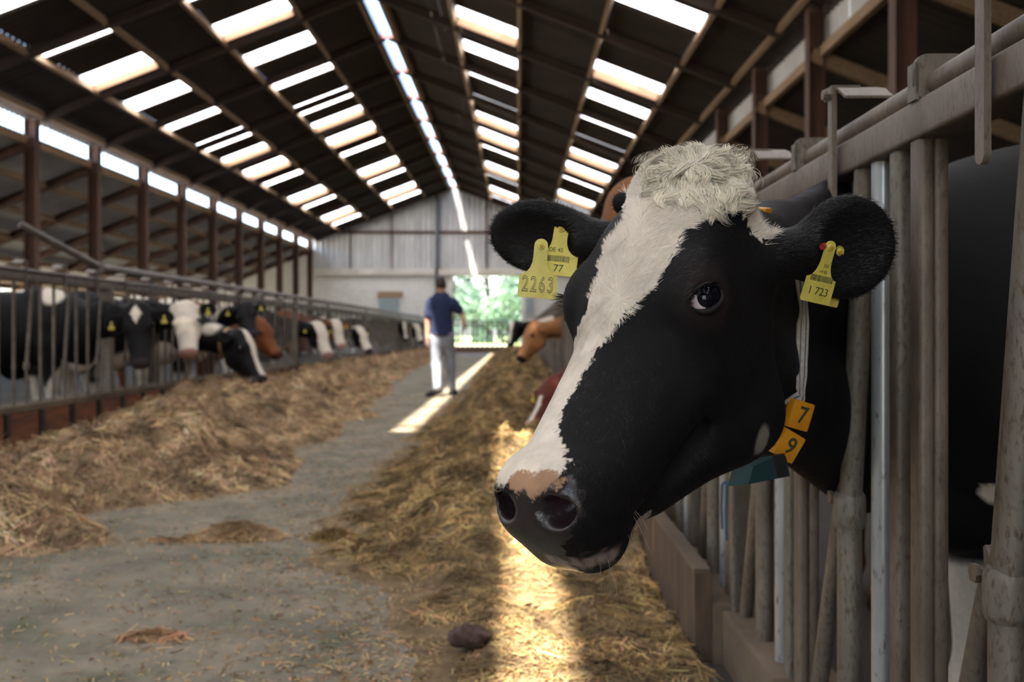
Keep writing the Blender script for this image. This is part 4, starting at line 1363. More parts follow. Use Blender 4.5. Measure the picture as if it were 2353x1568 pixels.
def ear_tag(parent, o, x, y, w, h, prints, name='ear_tag', z_dir=None):
    z = np.cross(x, y); M = frame_matrix(o, x, y, z)
    p = tag_plate(w, h).build(name, M_YEL, parent); p.matrix_local = M
    st = MB().tube([(0, .003, -.004), (0, .003, .002), (0, .003, .0035), (0, .003, .0036)], [.0052, .0052, .0042, .0], 16).build('stud', M_YEL, p)
    MB().tube([(0, .003, .0035), (0, .003, .0052), (0, .003, .0056)], [.0028, .0026, .0012], 12).build('stud_pin', material('tag_stud_pin', (.45, .28, .02), rough=.5), p)
    for kind, cx, cy, sz, txt in prints:
        if kind == 'text':
            me = text_mesh(txt, sz, 0, .00012); me.materials.append(M_INK); q = link(bpy.data.objects.new('printed_number', me), p); q.location = (cx, cy, .00185)
        elif kind == 'outline':
            for k, ch in enumerate(txt):
                me = text_mesh(ch, sz, .00045, .00012); me.materials.append(M_INK); q = link(bpy.data.objects.new('printed_digit', me), p)
                q.location = (cx + (k - (len(txt) - 1) / 2) * sz * .43, cy, .0018); q.scale = (.68, 1.12, 1)
                me2 = text_mesh(ch, sz, -.00050, .00012); me2.materials.append(M_YEL); q2 = link(bpy.data.objects.new('digit_inlay', me2), p)
                q2.location = (q.location.x, cy, .0021); q2.scale = (.68, 1.12, 1)
        elif kind == 'bars':
            b = MB(); rr = random.Random(5); xx = -sz / 2
            while xx < sz / 2:
                ww = rr.choice([.0004, .0006, .0010]); b.box((cx + xx, cy - txt / 2, .0016), (cx + xx + ww, cy + txt / 2, .0019)); xx += ww + rr.choice([.0005, .0008])
            b.build('bar_code', M_INK, p)
    return p


# far ear: big front tag with 2263, a second printed tag behind it
def pierce(px, py, off):
    q = raycast(px, py); return q + unit(np.array([0, 0, CAMH]) - q) * off


def tag_axes(bl, br, top, d, tilt=0.0):
    """axes of a hanging tag from the pixels of its lower corners and stud"""
    b0, b1, t0 = P(*bl, d), P(*br, d + tilt), P(*top, d); y = unit(t0 - (b0 + b1) / 2); x = b1 - b0; x = unit(x - y * (x @ y)); return x, y


dfar = min(raycast(*q_)[1] for q_ in ((1288, 535), (1270, 560), (1262, 600), (1243, 571), (1225, 600))) - .003
t2 = P(1290, 532, dfar); tx2, ty2 = tag_axes((1238, 628), (1312, 634), (1290, 532), t2[1], -.015)
ear_tag(near_cow, t2, tx2, ty2, .060, .064, [('text', -.003, -.0275, .0085, 'DE 45'), ('bars', -.003, -.040, .042, .0085), ('text', .004, -.054, .015, '77')])
to = P(1243, 571, dfar - .010); tx, ty = tag_axes((1187, 688), (1279, 694), (1243, 571), to[1])
ear_tag(near_cow, to, tx, ty, .0535, .070, [('outline', -.0002, -.0520, .0275, '2263')])
# near ear: printed tag in front and the backing plate of a second one behind
t3 = P(1905, 575, min(raycast(*q_)[1] for q_ in ((1905, 575), (1890, 620), (1870, 610), (1925, 640), (1850, 670), (1908, 690))) - .004); tx3, ty3 = tag_axes((1838, 676), (1912, 694), (1908, 572), t3[1], .02)
ear_tag(near_cow, t3, tx3, ty3, .046, .070, [('bars', 0, -.038, .034, .008), ('text', 0, -.055, .0145, '1 723'), ('text', .002, -.021, .006, 'DE'), ('text', 0, -.029, .0055, '14 05')])
t4 = P(1925, 585, t3[1] + .05); ear_tag(near_cow, t4, tx3, ty3, .044, .070, [])
MB().tube([P(1894, 565, t3[1]), P(1890, 568, t3[1] - .008)], .004, 10).build('tag_button', material('red_plastic', (.30, .012, .02), rough=.4), near_cow)

# collar: strap that follows the neck, two numbered orange blocks, a teal weight under the throat
c_top, c_bot = P(1806, 488, 1.51), P(1772, 1078, 1.51); NCEN = (c_top + c_bot) / 2
ce_up = unit(c_top - c_bot); ce_side = np.array([.80, -.60, .02]); ce_side = unit(ce_side - ce_up * (ce_side @ ce_up)); ce_n = np.cross(ce_side, ce_up)


def on_neck(th, off=.0):
    d = ce_side * math.cos(th) + ce_up * math.sin(th); t = .02
    for _ in range(80):
        e = float(CF.at(NCEN + d * t))
        if e > -.0004 and t > .05:
            break
        t += max(-e * .6, .0012)
    return NCEN + d * (t + off), d


M_STRAP = material('grey_webbing', (.62, .56, .49), (.46, .41, .36), 160, rough=.85, bump=.5, bscale=500)
ring = [on_neck(2 * math.pi * i / 96, .002) for i in range(96)]
rp = np.array([q[0] for q in ring])
for _ in range(3):
    rp = (np.roll(rp, 1, 0) + rp * 2 + np.roll(rp, -1, 0)) / 4
rp2 = np.stack([(rp - NCEN) @ ce_side, (rp - NCEN) @ ce_up], 1)          # a taut strap: hull of the neck outline
th = np.arctan2(rp2[:, 1], rp2[:, 0])
dirs = np.stack([np.cos(np.linspace(0, 2 * np.pi, 360, endpoint=False)), np.sin(np.linspace(0, 2 * np.pi, 360, endpoint=False))], 1); sup = (dirs @ rp2.T).max(1)
rad = np.array([(sup / np.maximum(dirs @ np.array([math.cos(2 * math.pi * i / 96), math.sin(2 * math.pi * i / 96)]), 1e-3))[dirs @ np.array([math.cos(2 * math.pi * i / 96), math.sin(2 * math.pi * i / 96)]) > .05].min() for i in range(96)])
for _ in range(14):
    rad = np.maximum((np.roll(rad, 1) + 2 * rad + np.roll(rad, -1)) / 4, rad - .0015)
rp = np.array([NCEN + q[1] * (r_ + .002) for q, r_ in zip(ring, rad)])
# on the near side the strap hangs straight: keep its line of sight, rest it on the neck
near_i = [i for i in range(96) if ring[i][1] @ ce_side > .15 and 470 < VPY - (rp[i][2] - CAMH) / rp[i][1] * FPX < 1050]
py_i = [VPY - (rp[i][2] - CAMH) / rp[i][1] * FPX for i in near_i]
px_i = np.interp(py_i, [480, 600, 700, 915, 985, 1054], [1806, 1838, 1845, 1838, 1822, 1786])
d_i = np.array([min(max(raycast(a, b)[1], 1.36), 1.60) for a, b in zip(px_i, py_i)])
for _ in range(6):
    d_i = np.convolve(np.pad(d_i, 2, mode='edge'), np.ones(5) / 5, 'valid')
for i, a, b, d_ in zip(near_i, px_i, py_i, d_i):
    rp[i] = P(a, b, d_ - .006); ring[i] = (rp[i], unit(unit(np.array([0, 0, CAMH]) - rp[i]) * .85 + np.array([.55, 0, 0])))


def strap_band(half, off, mat, name, lift=0.0):
    v = []; f = []; n = len(rp)
    for i in range(n):
        t = unit(rp[(i + 1) % n] - rp[i - 1]); o = unit(ring[i][1]); w = unit(np.cross(t, o)); c = rp[i] + w * off + o * lift
        v += [c - w * half, c + w * half, c + w * half + o * .0025, c - w * half + o * .0025]
    for i in range(n):
        a, b = 4 * i, 4 * ((i + 1) % n)
        f += [(a + k, a + (k + 1) % 4, b + (k + 1) % 4, b + k) for k in range(4)]
    return mesh_obj(name, v, f, mat, near_cow)


strap_band(.0112, 0, M_STRAP, 'collar_strap')
for o_ in (-.0042, .0055):
    strap_band(.0008, o_, M_BLUE, 'collar_stripe', .0004)


def ring_at(py_target, near=True):
    """index on the strap ring whose picture height is py_target on the near side"""
    best, bi = 1e9, 0
    for i, q in enumerate(rp):
        py = VPY - (q[2] - CAMH) / q[1] * FPX
        if (ring[i][1] @ ce_side > -.2) == near and abs(py - py_target) < best:
            best, bi = abs(py - py_target), i
    return bi


for txt, py in (('7', 955), ('9', 1022)):
    i = ring_at(py); c = rp[i]; up_ = unit(rp[(i + 3) % 96] - rp[i - 3]); o = unit(ring[i][1])
    if up_[2] < 0:
        up_ = -up_
    dd = rp[ring_at(955)][1] - .006; tilt = ((1843, 918), (1822, 988)) if txt == '7' else ((1822, 992), (1786, 1054))
    dd -= .012 if txt == '9' else 0
    c = P(*((1832, 953) if txt == '7' else (1806, 1022)), dd); up_ = unit(P(*tilt[0], dd) - P(*tilt[1], dd)); o = unit(unit(np.array([0, 0, CAMH]) - c) * .80 + np.array([.60, 0, .05]))
    o = unit(o - up_ * (o @ up_)); xx = np.cross(up_, o); M = frame_matrix(c + o * .004, xx, up_, o)
    bmx = MB().box((-.0200, -.0215, -.010), (.0200, .0215, .0060), .003).build('number_block', M_ORG, near_cow, True); bmx.matrix_local = M
    me = text_mesh(txt, .036, .0006, .0002); me.materials.append(M_INK); q = link(bpy.data.objects.new('digit', me), bmx); q.location = (.002, 0, .0063); q.scale = (.95, 1, 1)
wb_ = P(1742, 1084, 1.46); wx = unit(P(1805, 1075, 1.50) - P(1668, 1105, 1.42)); wz = unit(np.array([0, .25, 1.0]) - wx * (wx @ np.array([0, .25, 1.0]))); wy = np.cross(wz, wx)
wt = MB().prism([(-.048, -.013), (.044, -.015), (.044, .014), (.014, .019), (.012, .016), (-.031, .010)], 1, -.020, .020)
w_o = wt.build('collar_weight', M_TEAL, near_cow); w_o.matrix_local = frame_matrix(wb_, wx, wy, wz)
MB().box((.014, -.0215, -.014), (.041, .0215, .0195), .002).build('weight_cap', M_RUB, w_o)
i = ring_at(488); c = rp[i]
oc = MB().box((-.014, -.012, -.003), (.014, .012, .006), .003).build('number_block', M_ORG, near_cow, True)
o = unit(ring[i][1]); up_ = unit(rp[(i + 2) % 96] - rp[i - 2]); oc.matrix_local = frame_matrix(c + o * .004, np.cross(up_, o), up_, o)
# ------------------------------------------------------------------ the rest of the herd
def herd_cow(label, group, fence_pt, fwd, poll, muzzle, coat, face_hint=None, h=.016, tags=True, collar=False, ear_drop=.0, neck=1.0):
    """whole cow: neck goes through fence_pt, trunk stands behind it along -fwd, head from poll to muzzle"""
    F = Field(); fwd = unit(np.array([fwd[0], fwd[1], 0.0])); sd = np.array([-fwd[1], fwd[0], 0]); Z = np.array([0, 0, 1.0])
    poll, muzzle = np.asarray(poll, float), np.asarray(muzzle, float); a = muzzle - poll; s = np.linalg.norm(a) / .49
    hint = (Z * .9 + fwd * .5) if face_hint is None else np.asarray(face_hint, float)
    R = basis(a, hint); T = head_field(F, poll, R, s)
    C = np.asarray(fence_pt, float) * [1, 1, 0] - fwd * .35        # chest
    B = lambda x, y, z: C + fwd * x + sd * y + Z * z
    nk = B(-.10, 0, 1.02); mid = T((0, .03, -.13)) * .45 + nk * .55 + Z * .04
    F.cone(T((0, .05, -.12)), mid, .105 * s, .15 * neck, .08, (sd, 1.15)); F.cone(mid, nk, .15 * neck, .25, .1, (sd, 1.25)); F.cone(mid - Z * .08 * neck, nk - Z * .2, .12 * neck, .22, .1, (sd, 1.3))
    F.cone(B(-.25, 0, 1.0), B(-1.25, 0, 1.0), .36, .40, .12, (sd, 1.2)); F.cone(B(-1.2, 0, 1.15), B(-1.62, 0, 1.18), .27, .2, .1)
    F.cone(B(-.3, 0, 1.2), B(-.45, 0, 1.28), .18, .15, .1); F.cone(B(-.12, 0, .85), B(-.05, 0, .68), .19, .11, .1)
    for m in (-1, 1):
        F.cone(B(-.25, .17 * m, .85), B(-.25, .16 * m, .46), .15, .075, .06); F.cone(B(-.25, .16 * m, .46), B(-.25, .16 * m, .10), .066, .045, .03)
        F.cone(B(-.25, .16 * m, .11), B(-.22, .16 * m, .045), .05, .058, .03)
        F.cone(B(-1.5, .2 * m, .95), B(-1.4, .22 * m, .66), .18, .11, .07); F.cone(B(-1.4, .22 * m, .66), B(-1.68, .2 * m, .45), .10, .058, .05)
        F.cone(B(-1.68, .2 * m, .45), B(-1.62, .2 * m, .10), .05, .043, .03); F.cone(B(-1.62, .2 * m, .11), B(-1.58, .2 * m, .045), .05, .056, .03)
        eb, et = T((m * .10, .035, -.07)), T((m * .27, .05 + ear_drop, -.11)); ear_field(F, eb, et, R[:, 1] * .5 + R[:, 2], .062 * s, s, .024)
    F.ell(B(-1.2, 0, .58), (.17, .17, .14), None, .06); F.cone(B(-1.78, 0, 1.2), B(-1.84, 0, .5), .03, .022, .03)
    v, f = F.mesh(h, it=1)
    hl = (v - poll) @ R / s; bl = np.stack([(v - C) @ fwd, (v - C) @ sd, v[:, 2]], 1)
    col = np.clip(coat(v, hl, bl), .004, 1); onh = (hl[:, 1] > -.08) & (hl[:, 1] < .56) & (np.linalg.norm(v - (poll + muzzle) / 2, axis=1) < .42)
    hoof = (v[:, 2] < .08)[:, None] * 1.0; col = col * (1 - hoof) + np.array([.04, .03, .025]) * hoof
    org = C.copy(); o = mesh_obj('cow', v - org, f, M_COAT, None, True, col); o.location = org
    tag(o, label, 'cow', group)
    eyes = []
    for m in (-1, 1):
        bm = bmesh.new(); bmesh.ops.create_uvsphere(bm, u_segments=12, v_segments=8, radius=.026 * s); me = bpy.data.meshes.new('eye'); bm.to_mesh(me); bm.free(); me.materials.append(M_EYE)
        e = link(bpy.data.objects.new('eye', me), o); e.location = T((m * .100, .175, -.05)) - org
        if tags:
            c = T((m * .20, .062 + ear_drop * .6, -.085)) - org; y = unit(Z * .9 - R[:, 1] * .35 * 0 + R[:, 2] * .15); x = unit(R[:, 0] - y * (R[:, 0] @ y))
            tg = tag_plate(.052, .066, .003).build('ear_tag', M_YEL, o); tg.matrix_local = frame_matrix(c + R[:, 2] * .03, x, y, np.cross(x, y))
    if collar:
        c0 = T((0, -.01, -.14)); ax = unit(mid - c0); c0 = c0 + ax * .06; e1 = unit(np.cross(ax, sd)); e2 = np.cross(ax, e1); pts = []
        for i in range(40):
            d = e1 * math.cos(2 * math.pi * i / 40) + e2 * math.sin(2 * math.pi * i / 40); t = .05
            while F.at(c0 + d * t) < -.002 and t < .5:
                t += .006
            pts.append(c0 + d * (t + .004) - org)
        vv = []; ff = []
        for p_ in pts:
            vv += [p_ - ax * .022, p_ + ax * .022]
        ff = [(2 * i, 2 * i + 1, (2 * i + 3) % 80, (2 * i + 2) % 80) for i in range(40)]
        mesh_obj('collar', vv, ff, material('old_webbing', (.30, .24, .13), (.45, .30, .08), 20, rough=.8), o)
    return o


def mixm(c, m, w):
    m = np.asarray(m, float)[:, None]; return c * (1 - m) + np.asarray(w) * m


def head_mask(h):
    return (h[:, 1] > -.09) & (h[:, 1] < .58) & (np.abs(h[:, 0]) < .30) & (h[:, 2] > -.34) & (h[:, 2] < .12)


def coat_factory(base, face, seed, patches=.0, nose=(.05, .04, .045), neckc=None, under=False):
    base = np.asarray(base)

    def f(v, h, b):
        c = np.tile(base, (len(v), 1)) * (1 + .12 * blob(v, seed, 2.5)[:, None]); hm = head_mask(h)
        if patches:
            pm = np.clip((blob(b, seed + 1, .75) - (1.0 - patches)) * 12, 0, 1) * (~hm); c = mixm(c, pm, WHITE)
        leg = np.clip((.45 - b[:, 2]) * 20, 0, 1) * (patches > 0); c = mixm(c, leg, WHITE * .85)
        if under:
            c = mixm(c, np.clip((.74 - v[:, 2] + .02 * blob(v, 4, 3)) * 30, 0, 1) * (~hm) * (b[:, 0] > -.1), WHITE * .9)
        if face == 'diamond':
            c = mixm(c, hm & (np.abs(h[:, 0]) / .045 + np.abs(h[:, 1] - .085) / .085 < 1) & (h[:, 2] > -.08), WHITE)
        elif face == 'white':
            c = mixm(c, hm & (np.abs(h[:, 0]) < .125) & (h[:, 1] > -.03), WHITE)
        elif face == 'blaze':
            c = mixm(c, hm & (np.abs(h[:, 0]) < np.interp(h[:, 1], [0, .1, .3, .5], [.03, .05, .028, .05])) & (h[:, 2] > -.13), WHITE)
        elif face == 'stripe':
            c = mixm(c, hm & (np.abs(h[:, 0]) < .022) & (h[:, 1] > .2) & (h[:, 2] > -.12), WHITE)
        elif face == 'wide':
            c = mixm(c, hm & (np.abs(h[:, 0]) < .085) & (h[:, 2] > -.14), WHITE)
        nm = hm * np.clip((h[:, 1] - .452) * 60, 0, 1); c = mixm(c, nm, np.array(nose))
        return c
    return f


GL = 'cows feeding through the fence above the rusty planks'
GR = 'cows feeding at the darker hay'
LX = (1, 0)
herd_cow('black cow facing out of the fence with a white diamond on its forehead', GL, (FL, 9.98, 0), (1, -.06), P(312, 702, 9.25), P(316, 826, 8.98), coat_factory(BLACK, 'diamond', 41, .35), face_hint=(.15, -1, .35), ear_drop=.06)
herd_cow('white-faced cow with pink muzzle and black ears looking over the alley', GL, (FL, 10.95, 0), (1, -.03), P(421, 697, 10.75), P(427, 803, 10.45), coat_factory(BLACK, 'white', 42, .35, (.40, .22, .20)), face_hint=(.1, -1, .3))
herd_cow('black cow with thin white blaze lowering its head from a webbing collar', GL, (FL, 12.35, 0), (1, -.12), P(560, 762, 12.0), P(618, 862, 11.75), coat_factory(BLACK, 'blaze', 43, .7, under=True), face_hint=(.8, -.25, .45), tags=False, collar=True, neck=1.45)
herd_cow('all-black cow raising its head behind the collared cow', GL, (FL, 13.65, 0), (1, 0), P(560, 697, 13.2), P(577, 758, 12.85), coat_factory(BLACK, 'none', 44, .6), face_hint=(.15, -.75, .7), ear_drop=-.05)
herd_cow('plain chestnut-brown cow reaching out beside the all-black cow', GL, (FL, 14.6, 0), (1, -.1), P(600, 733, 14.3), P(652, 806, 14.1), coat_factory(BROWN, 'none', 45, 0, (.10, .04, .03)), face_hint=(.75, -.3, .5), tags=False)
herd_cow('black-necked cow with a broad white face turned to the hay', GL, (FL, 18.0, 0), (1, 0), P(732, 742, 18.0), P(762, 808, 17.7), coat_factory(BLACK, 'wide', 46, .3, (.5, .3, .26)), face_hint=(.6, -.6, .4))
herd_cow('red-brown cow with a broad white face further along the fence', GL, (FL, 20.6, 0), (1, 0), P(772, 736, 20.4), P(790, 789, 20.1), coat_factory(BROWN, 'wide', 47, .2, (.5, .3, .26)), face_hint=(.5, -.7, .4))
herd_cow('black cow with white lower face before the far cows', GL, (FL, 24.2, 0), (1, 0), P(826, 752, 24.0), P(855, 800, 23.7), coat_factory(BLACK, 'wide', 48, .25), face_hint=(.6, -.6, .4))
herd_cow('black-and-white cow with narrow blaze near the far end of the fence', GL, (FL, 33.5, 0), (1, 0), P(928, 742, 33.2), P(935, 778, 32.9), coat_factory(BLACK, 'blaze', 49, .5), face_hint=(.4, -.8, .4), h=.02)
herd_cow('last black-and-white cow with a mostly white face by the far wall', GL, (FL, 38.0, 0), (1, 0), P(957, 746, 37.6), P(972, 782, 37.3), coat_factory(BLACK, 'wide', 50, .5), face_hint=(.5, -.7, .4), h=.02)
# cows that stand in the pen behind the bars
herd_cow('black-and-white cow with white flanks deeper in the pen behind the bars', None, (-7.35, 11.2, 0), (0, -1), np.array([-7.4, 10.5, 1.3]), np.array([-7.4, 10.2, .95]), coat_factory(BLACK, 'blaze', 57, .75), tags=False)
# right side
herd_cow('dark red cow with pink nose and white blaze eating the darker hay', GR, (FR, 9.1, 0), (-1, -.15), P(1268, 872, 8.95), P(1206, 968, 8.65), coat_factory(RED, 'stripe', 52, 0, (.62, .30, .25)), face_hint=(-.6, -.5, .6), ear_drop=.08)
herd_cow('tan cow with dark nose standing with its head over the darker hay', GR, (FR, 14.9, 0), (-1, -.1), P(1222, 742, 14.5), P(1180, 818, 14.3), coat_factory(TAN, 'none', 53, 0, (.02, .018, .02)), face_hint=(-.8, -.3, .4), tags=False)
herd_cow('black cow with white marks half hidden behind the tan cow', GR, (FR, 17.6, 0), (-1, 0), P(1180, 742, 17.2), P(1164, 788, 17.0), coat_factory(BLACK, 'blaze', 54, .3), face_hint=(-.7, -.5, .4), tags=False)
herd_cow('orange-brown cow holding its head high behind the white-blazed black cow', GR, (FR + .02, 3.55, 0), (-1, -.1), P(1432, 432, 3.30), P(1460, 690, 2.95), coat_factory(TAN * [.62, .55, .5], 'none', 55), face_hint=(-.6, -.7, .3), tags=False)
# ------------------------------------------------------------------ the man walking away
MD = 15.15
M_SKIN = material('skin', (.46, .25, .17), (.40, .21, .14), 12, rough=.55)
M_NAVY = material('navy_cotton', (.016, .026, .085), (.012, .019, .062), 10, rough=.9, bump=.2, bscale=60)
M_JEAN = material('grey_jeans', (.27, .28, .33), (.21, .22, .26), 14, rough=.9, bump=.2, bscale=80)
M_SHOE = material('dark_shoe', (.030, .027, .028), (.02, .018, .02), 20, rough=.7)
M_HAIRM = material('short_hair', (.050, .035, .030), (.03, .02, .018), 60, rough=.8, bump=.5, bscale=200)
mp_ = lambda px, py, dd=0.0: P(px, py, MD) + np.array([0, dd, 0])
hip_l, hip_r = mp_(1004, 778), mp_(1030, 778); kn_l, kn_r = mp_(1004, 838, -.02), mp_(1034, 840, .10); an_l, an_r = mp_(1008, 896, -.28), mp_(1038, 897, .16)
an_l[2] = .11; an_r[2] = .09
sh_l, sh_r = mp_(990, 697), mp_(1042, 697); el_l, el_r = mp_(983, 740, .02), mp_(1061, 722, .06); wr_l, wr_r = mp_(983, 778, -.03), mp_(1067, 745, -.06)
ck, hd = mp_(1014, 684), mp_(1013, 655)
B_ = Field()
B_.ell(hd + [0, .01, 0], (.075, .095, .115), None, .02).ell(hd + [0, .075, -.05], (.052, .045, .06), None, .03)          # skull, face
B_.ell(hd + [0, .112, -.025], (.014, .022, .024), None, .012)                                                # nose
for m in (-1, 1):
    B_.ell(hd + [.077 * m, .015, -.02], (.012, .024, .034), None, .008)                                      # ears
B_.cone(hd + [0, 0, -.09], ck + [0, 0, .0], .058, .065, .03)
B_.cone(ck - [0, 0, .10], mp_(1016, 775), .15, .155, .08, ((0, 1, 0), 1.35))
for s0, e0, w0, dirh in ((sh_l, el_l, wr_l, np.array([.0, -.05, -1])), (sh_r, el_r, wr_r, np.array([.12, -.15, -1]))):
    B_.cone(s0, e0, .058, .045, .04); B_.cone(e0, w0, .044, .030, .02)
    dh = unit(dirh); hc = w0 + dh * .055; B_.cone(w0, hc, .030, .034, .02, ((1, 0, 0), 1.6))
    for k_, (oy, ln_) in enumerate(((-.030, .075), (-.010, .085), (.010, .082), (.029, .064))):
        b0 = hc + np.array([0, oy, -.012]); b1 = b0 + dh * ln_ * .55 + [0, .004, 0]; b2 = b1 + unit(dh + [.25 if s0 is sh_l else -.25, .1, 0]) * ln_ * .5
        B_.cone(b0, b1, .0105, .0095, .006); B_.cone(b1, b2, .0095, .008, .004)
    tb = w0 + dh * .03 + np.array([0, .03, 0]); B_.cone(tb, tb + unit(dh + [0, .7, 0]) * .045, .013, .011, .008); B_.cone(tb + unit(dh + [0, .7, 0]) * .045, tb + unit(dh + [0, .7, 0]) * .045 + dh * .03, .011, .009, .004)
for h0, k0, a0 in ((hip_l, kn_l, an_l), (hip_r, kn_r, an_r)):
    B_.cone(h0, k0, .088, .058, .05); B_.cone(k0, a0, .056, .036, .03)
v, f = B_.mesh(.0085, it=1)
mo = np.array([mp_(1018, 900)[0], MD, 0])
man = mesh_obj('person', v - mo, f, M_SKIN, None, True); man.location = mo
tag(man, 'person in navy T-shirt and grey jeans walking away along the alley', 'person')


def garment(name, mat, F, h=.010, cut=None):
    v, f = F.mesh(h, it=2)
    if cut is not None:
        k = cut(v); f = f[k[f].all(1)]
    return mesh_obj(name, v - mo, f, mat, man, True)


S_ = Field(); S_.cone(ck - [0, 0, .055], mp_(1016, 772), .158, .172, .06, ((0, 1, 0), 1.32)).cone(sh_l + [.02, 0, -.015], sh_r + [-.02, 0, -.015], .075, .075, .05).cone(ck - [0, 0, .045], ck + [0, 0, -.005], .10, .072, .04)
for s0, e0 in ((sh_l, el_l), (sh_r, el_r)):
    S_.cone(s0, s0 + (e0 - s0) * .62, .078, .074, .05)
garment('t_shirt', M_NAVY, S_, cut=lambda q: q[:, 2] > mp_(1016, 776)[2])
J_ = Field(); J_.cone(mp_(1017, 768), mp_(1017, 782), .158, .160, .05, ((0, 1, 0), 1.3))
for h0, k0, a0 in ((hip_l, kn_l, an_l), (hip_r, kn_r, an_r)):
    J_.cone(h0, k0, .104, .076, .05); J_.cone(k0, a0 + [0, 0, .02], .074, .060, .04)
garment('jeans', M_JEAN, J_)
MB().tube([mp_(1017, 771) + np.array([.166 * math.cos(a), .128 * math.sin(a), 0]) for a in np.linspace(0, 2 * math.pi, 28)], .016, 6, False).build('belt', M_SHOE, man).location = -mo
H_ = Field(); H_.ell(hd + [0, -.004, .018], (.081, .098, .108), None, .02).ell(hd + [0, .13, -.06], (.12, .075, .10), None, .03, True)
garment('hair', M_HAIRM, H_, .008, cut=lambda q: q[:, 2] > hd[2] - .055)
for a0, toe, up in ((an_l, np.array([-.6, .55, -.25]), .0), (an_r, np.array([.25, .95, 0]), .0)):
    K_ = Field(); b = a0 * [1, 1, 0] + [0, 0, .045 + up]
    if toe[2] < 0:
        t = unit(toe); K_.cone(b + [0, 0, .045] - t * .05, b + t * .21 + [0, 0, .03], .058, .046, .03).cone(b + [0, 0, .06], a0 + [0, 0, .02], .05, .05, .03)
    else:
        t = unit(toe); K_.cone(b - t * .05, b + t * .16 - [0, 0, .006], .045, .038, .03).cone(b, a0 + [0, 0, .03], .048, .05, .03)
    v, f = K_.mesh(.009, it=1); v[:, 2] = np.maximum(v[:, 2], .002); mesh_obj('shoe', v - mo, f, M_SHOE, man, True)
# ------------------------------------------------------------------ outside the far door
M_GRASS = material('meadow_grass', (.22, .27, .09), (.28, .31, .12), 1.2, rough=.95, bump=.5, bscale=20, coord='World', c3=(.30, .29, .10), s3=.5, m3=(.5, .75))
M_TRACK = material('field_track', (.48, .44, .33), (.40, .37, .26), .6, rough=.95, coord='World')
M_LEAF = material('tree_leaf', (.13, .215, .145), (.19, .29, .19), 1.5, rough=.7, coord='World')  # haze over the trees put into a paler leaf colour
M_BARK = material('tree_bark', (.07, .05, .035), (.04, .03, .022), 6, rough=.9)
g = MB().box((-120, Y1 + .2, -.35), (120, 190, -.03)).build('ground_field', M_GRASS); struct(g)
g2 = MB().box((-120, Y0 - 80, -.35), (120, Y0 - .2, -.03)).build('ground_yard', M_TRACK); struct(g2)
for nm, a, b in (('ground_side_left', -120, -15.3), ('ground_side_right', 9.4, 120)):
    struct(MB().box((a, Y0 - .2, -.35), (b, Y1 + .2, -.03)).build(nm, M_TRACK))  # left side made pale to bounce daylight up under the lean-to
tk = MB().box((-40, 62, -.03), (40, 71, -.012)).build('field_track', M_TRACK); struct(tk)
M_GATE = material('gate_steel', (.05, .05, .05), (.035, .033, .03), 5, rough=.6)
gate = empty('field_gate', (-1.3, Y1 + 1.3, 0)); tag(gate, 'low open fence of thin uprights across the far doorway', 'gate')
MB().box((-2.0, -.04, -.03), (2.4, .04, .30)).build('base_board', M_RUST, gate)
MB().tube([(-2.0, 0, 1.46), (2.4, 0, 1.46)], .035, 8).build('top_rail', M_GATE, gate)
MB().tube([(-2.0, 0, 1.30), (2.4, 0, 1.30)], .03, 8).build('lock_rail', M_STEELF, gate)
b0 = None
for k in range(20):
    x = -1.95 + .23 * k
    if b0 is None:
        b0 = MB().tube([(0, 0, .28), (0, 0, 1.44)], .036, 8).build('upright', M_GATE, gate); b0.location = (x, 0, 0)
    else:
        rep(b0, 'upright', (x, 0, 0), gate)
MB().box((.92, -.07, -.03), (1.08, .05, 1.5)).build('pale_post', M_BEAMW, gate)


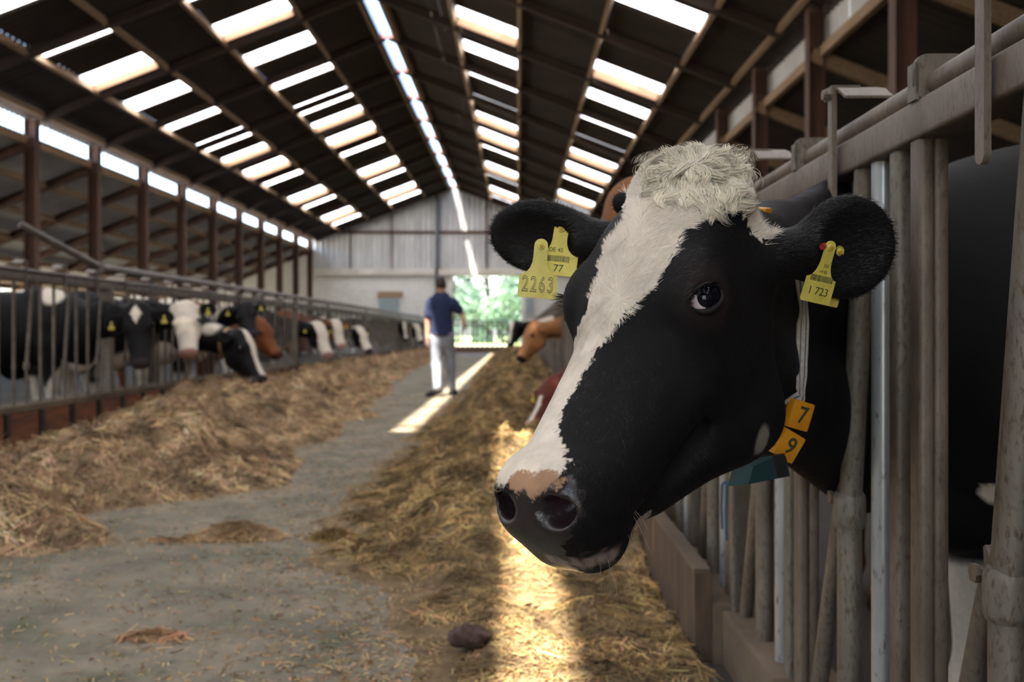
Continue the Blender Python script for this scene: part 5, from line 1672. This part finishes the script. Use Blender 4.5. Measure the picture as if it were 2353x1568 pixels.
def tree(loc, hgt, rad, seed, n, label):
    r = np.random.default_rng(seed); root = empty('tree', loc); tag(root, label, 'tree', 'trees beyond the far door')
    tr_ = MB().tube([(0, 0, -.1), (.1, 0, hgt * .3), (.0, .1, hgt * .6), (.1, 0, hgt * .85)], [.28, .22, .14, .05], 8)
    for k in range(7):
        a = r.uniform(0, 6.28); z = hgt * r.uniform(.25, .65); L = rad * r.uniform(.5, .85); tr_.tube([(.05, .05, z), (L * .5 * math.cos(a), L * .5 * math.sin(a), z + L * .35), (L * math.cos(a), L * math.sin(a), z + L * .6)], [.09, .06, .02], 6)
    tr_.build('trunk', M_BARK, root)
    nb = 30; cs = []
    for _ in range(nb):
        d = r.normal(size=3); d /= np.linalg.norm(d); q = d * r.uniform(.35, 1) ** .6 * np.array([rad, rad, hgt * .50]); q[2] += hgt * .46; cs.append(q)
    cs = np.array(cs); p = cs[r.integers(0, nb, n)]; d = r.normal(size=(n, 3)); d /= np.linalg.norm(d, axis=1, keepdims=True); p = p + d * (rad * .33) * r.uniform(.4, 1, (n, 1)) ** .5
    p[:, 2] = np.maximum(p[:, 2], .15)
    a = r.normal(size=(n, 3)); a /= np.linalg.norm(a, axis=1, keepdims=True); b = np.cross(a, r.normal(size=(n, 3))); b /= np.linalg.norm(b, axis=1, keepdims=True); s = r.uniform(.10, .22, (n, 1))
    v = np.stack([p - a * s, p + b * s * .55, p + a * s, p - b * s * .55], 1).reshape(-1, 3); f = np.arange(4 * n).reshape(-1, 4)
    o = mesh_obj('foliage', v, f, M_LEAF, root); o['kind'] = 'stuff'


tl = ['dark leafy tree with a broad crown beyond the far door', 'rounded leafy tree with a lower crown beyond the far door']
for k, (x, y, hh, rr) in enumerate([(-9.6, 84, 8.5, 3.0), (-2.6, 85, 9.5, 3.0), (4.0, 84, 6.8, 2.8), (-6.1, 92.5, 11, 3.2), (.7, 93, 7.6, 2.8), (9.0, 92, 9, 3.0)]):
    tree((x, y, -.05), hh, rr, 60 + k, 6500, tl[k % 2])
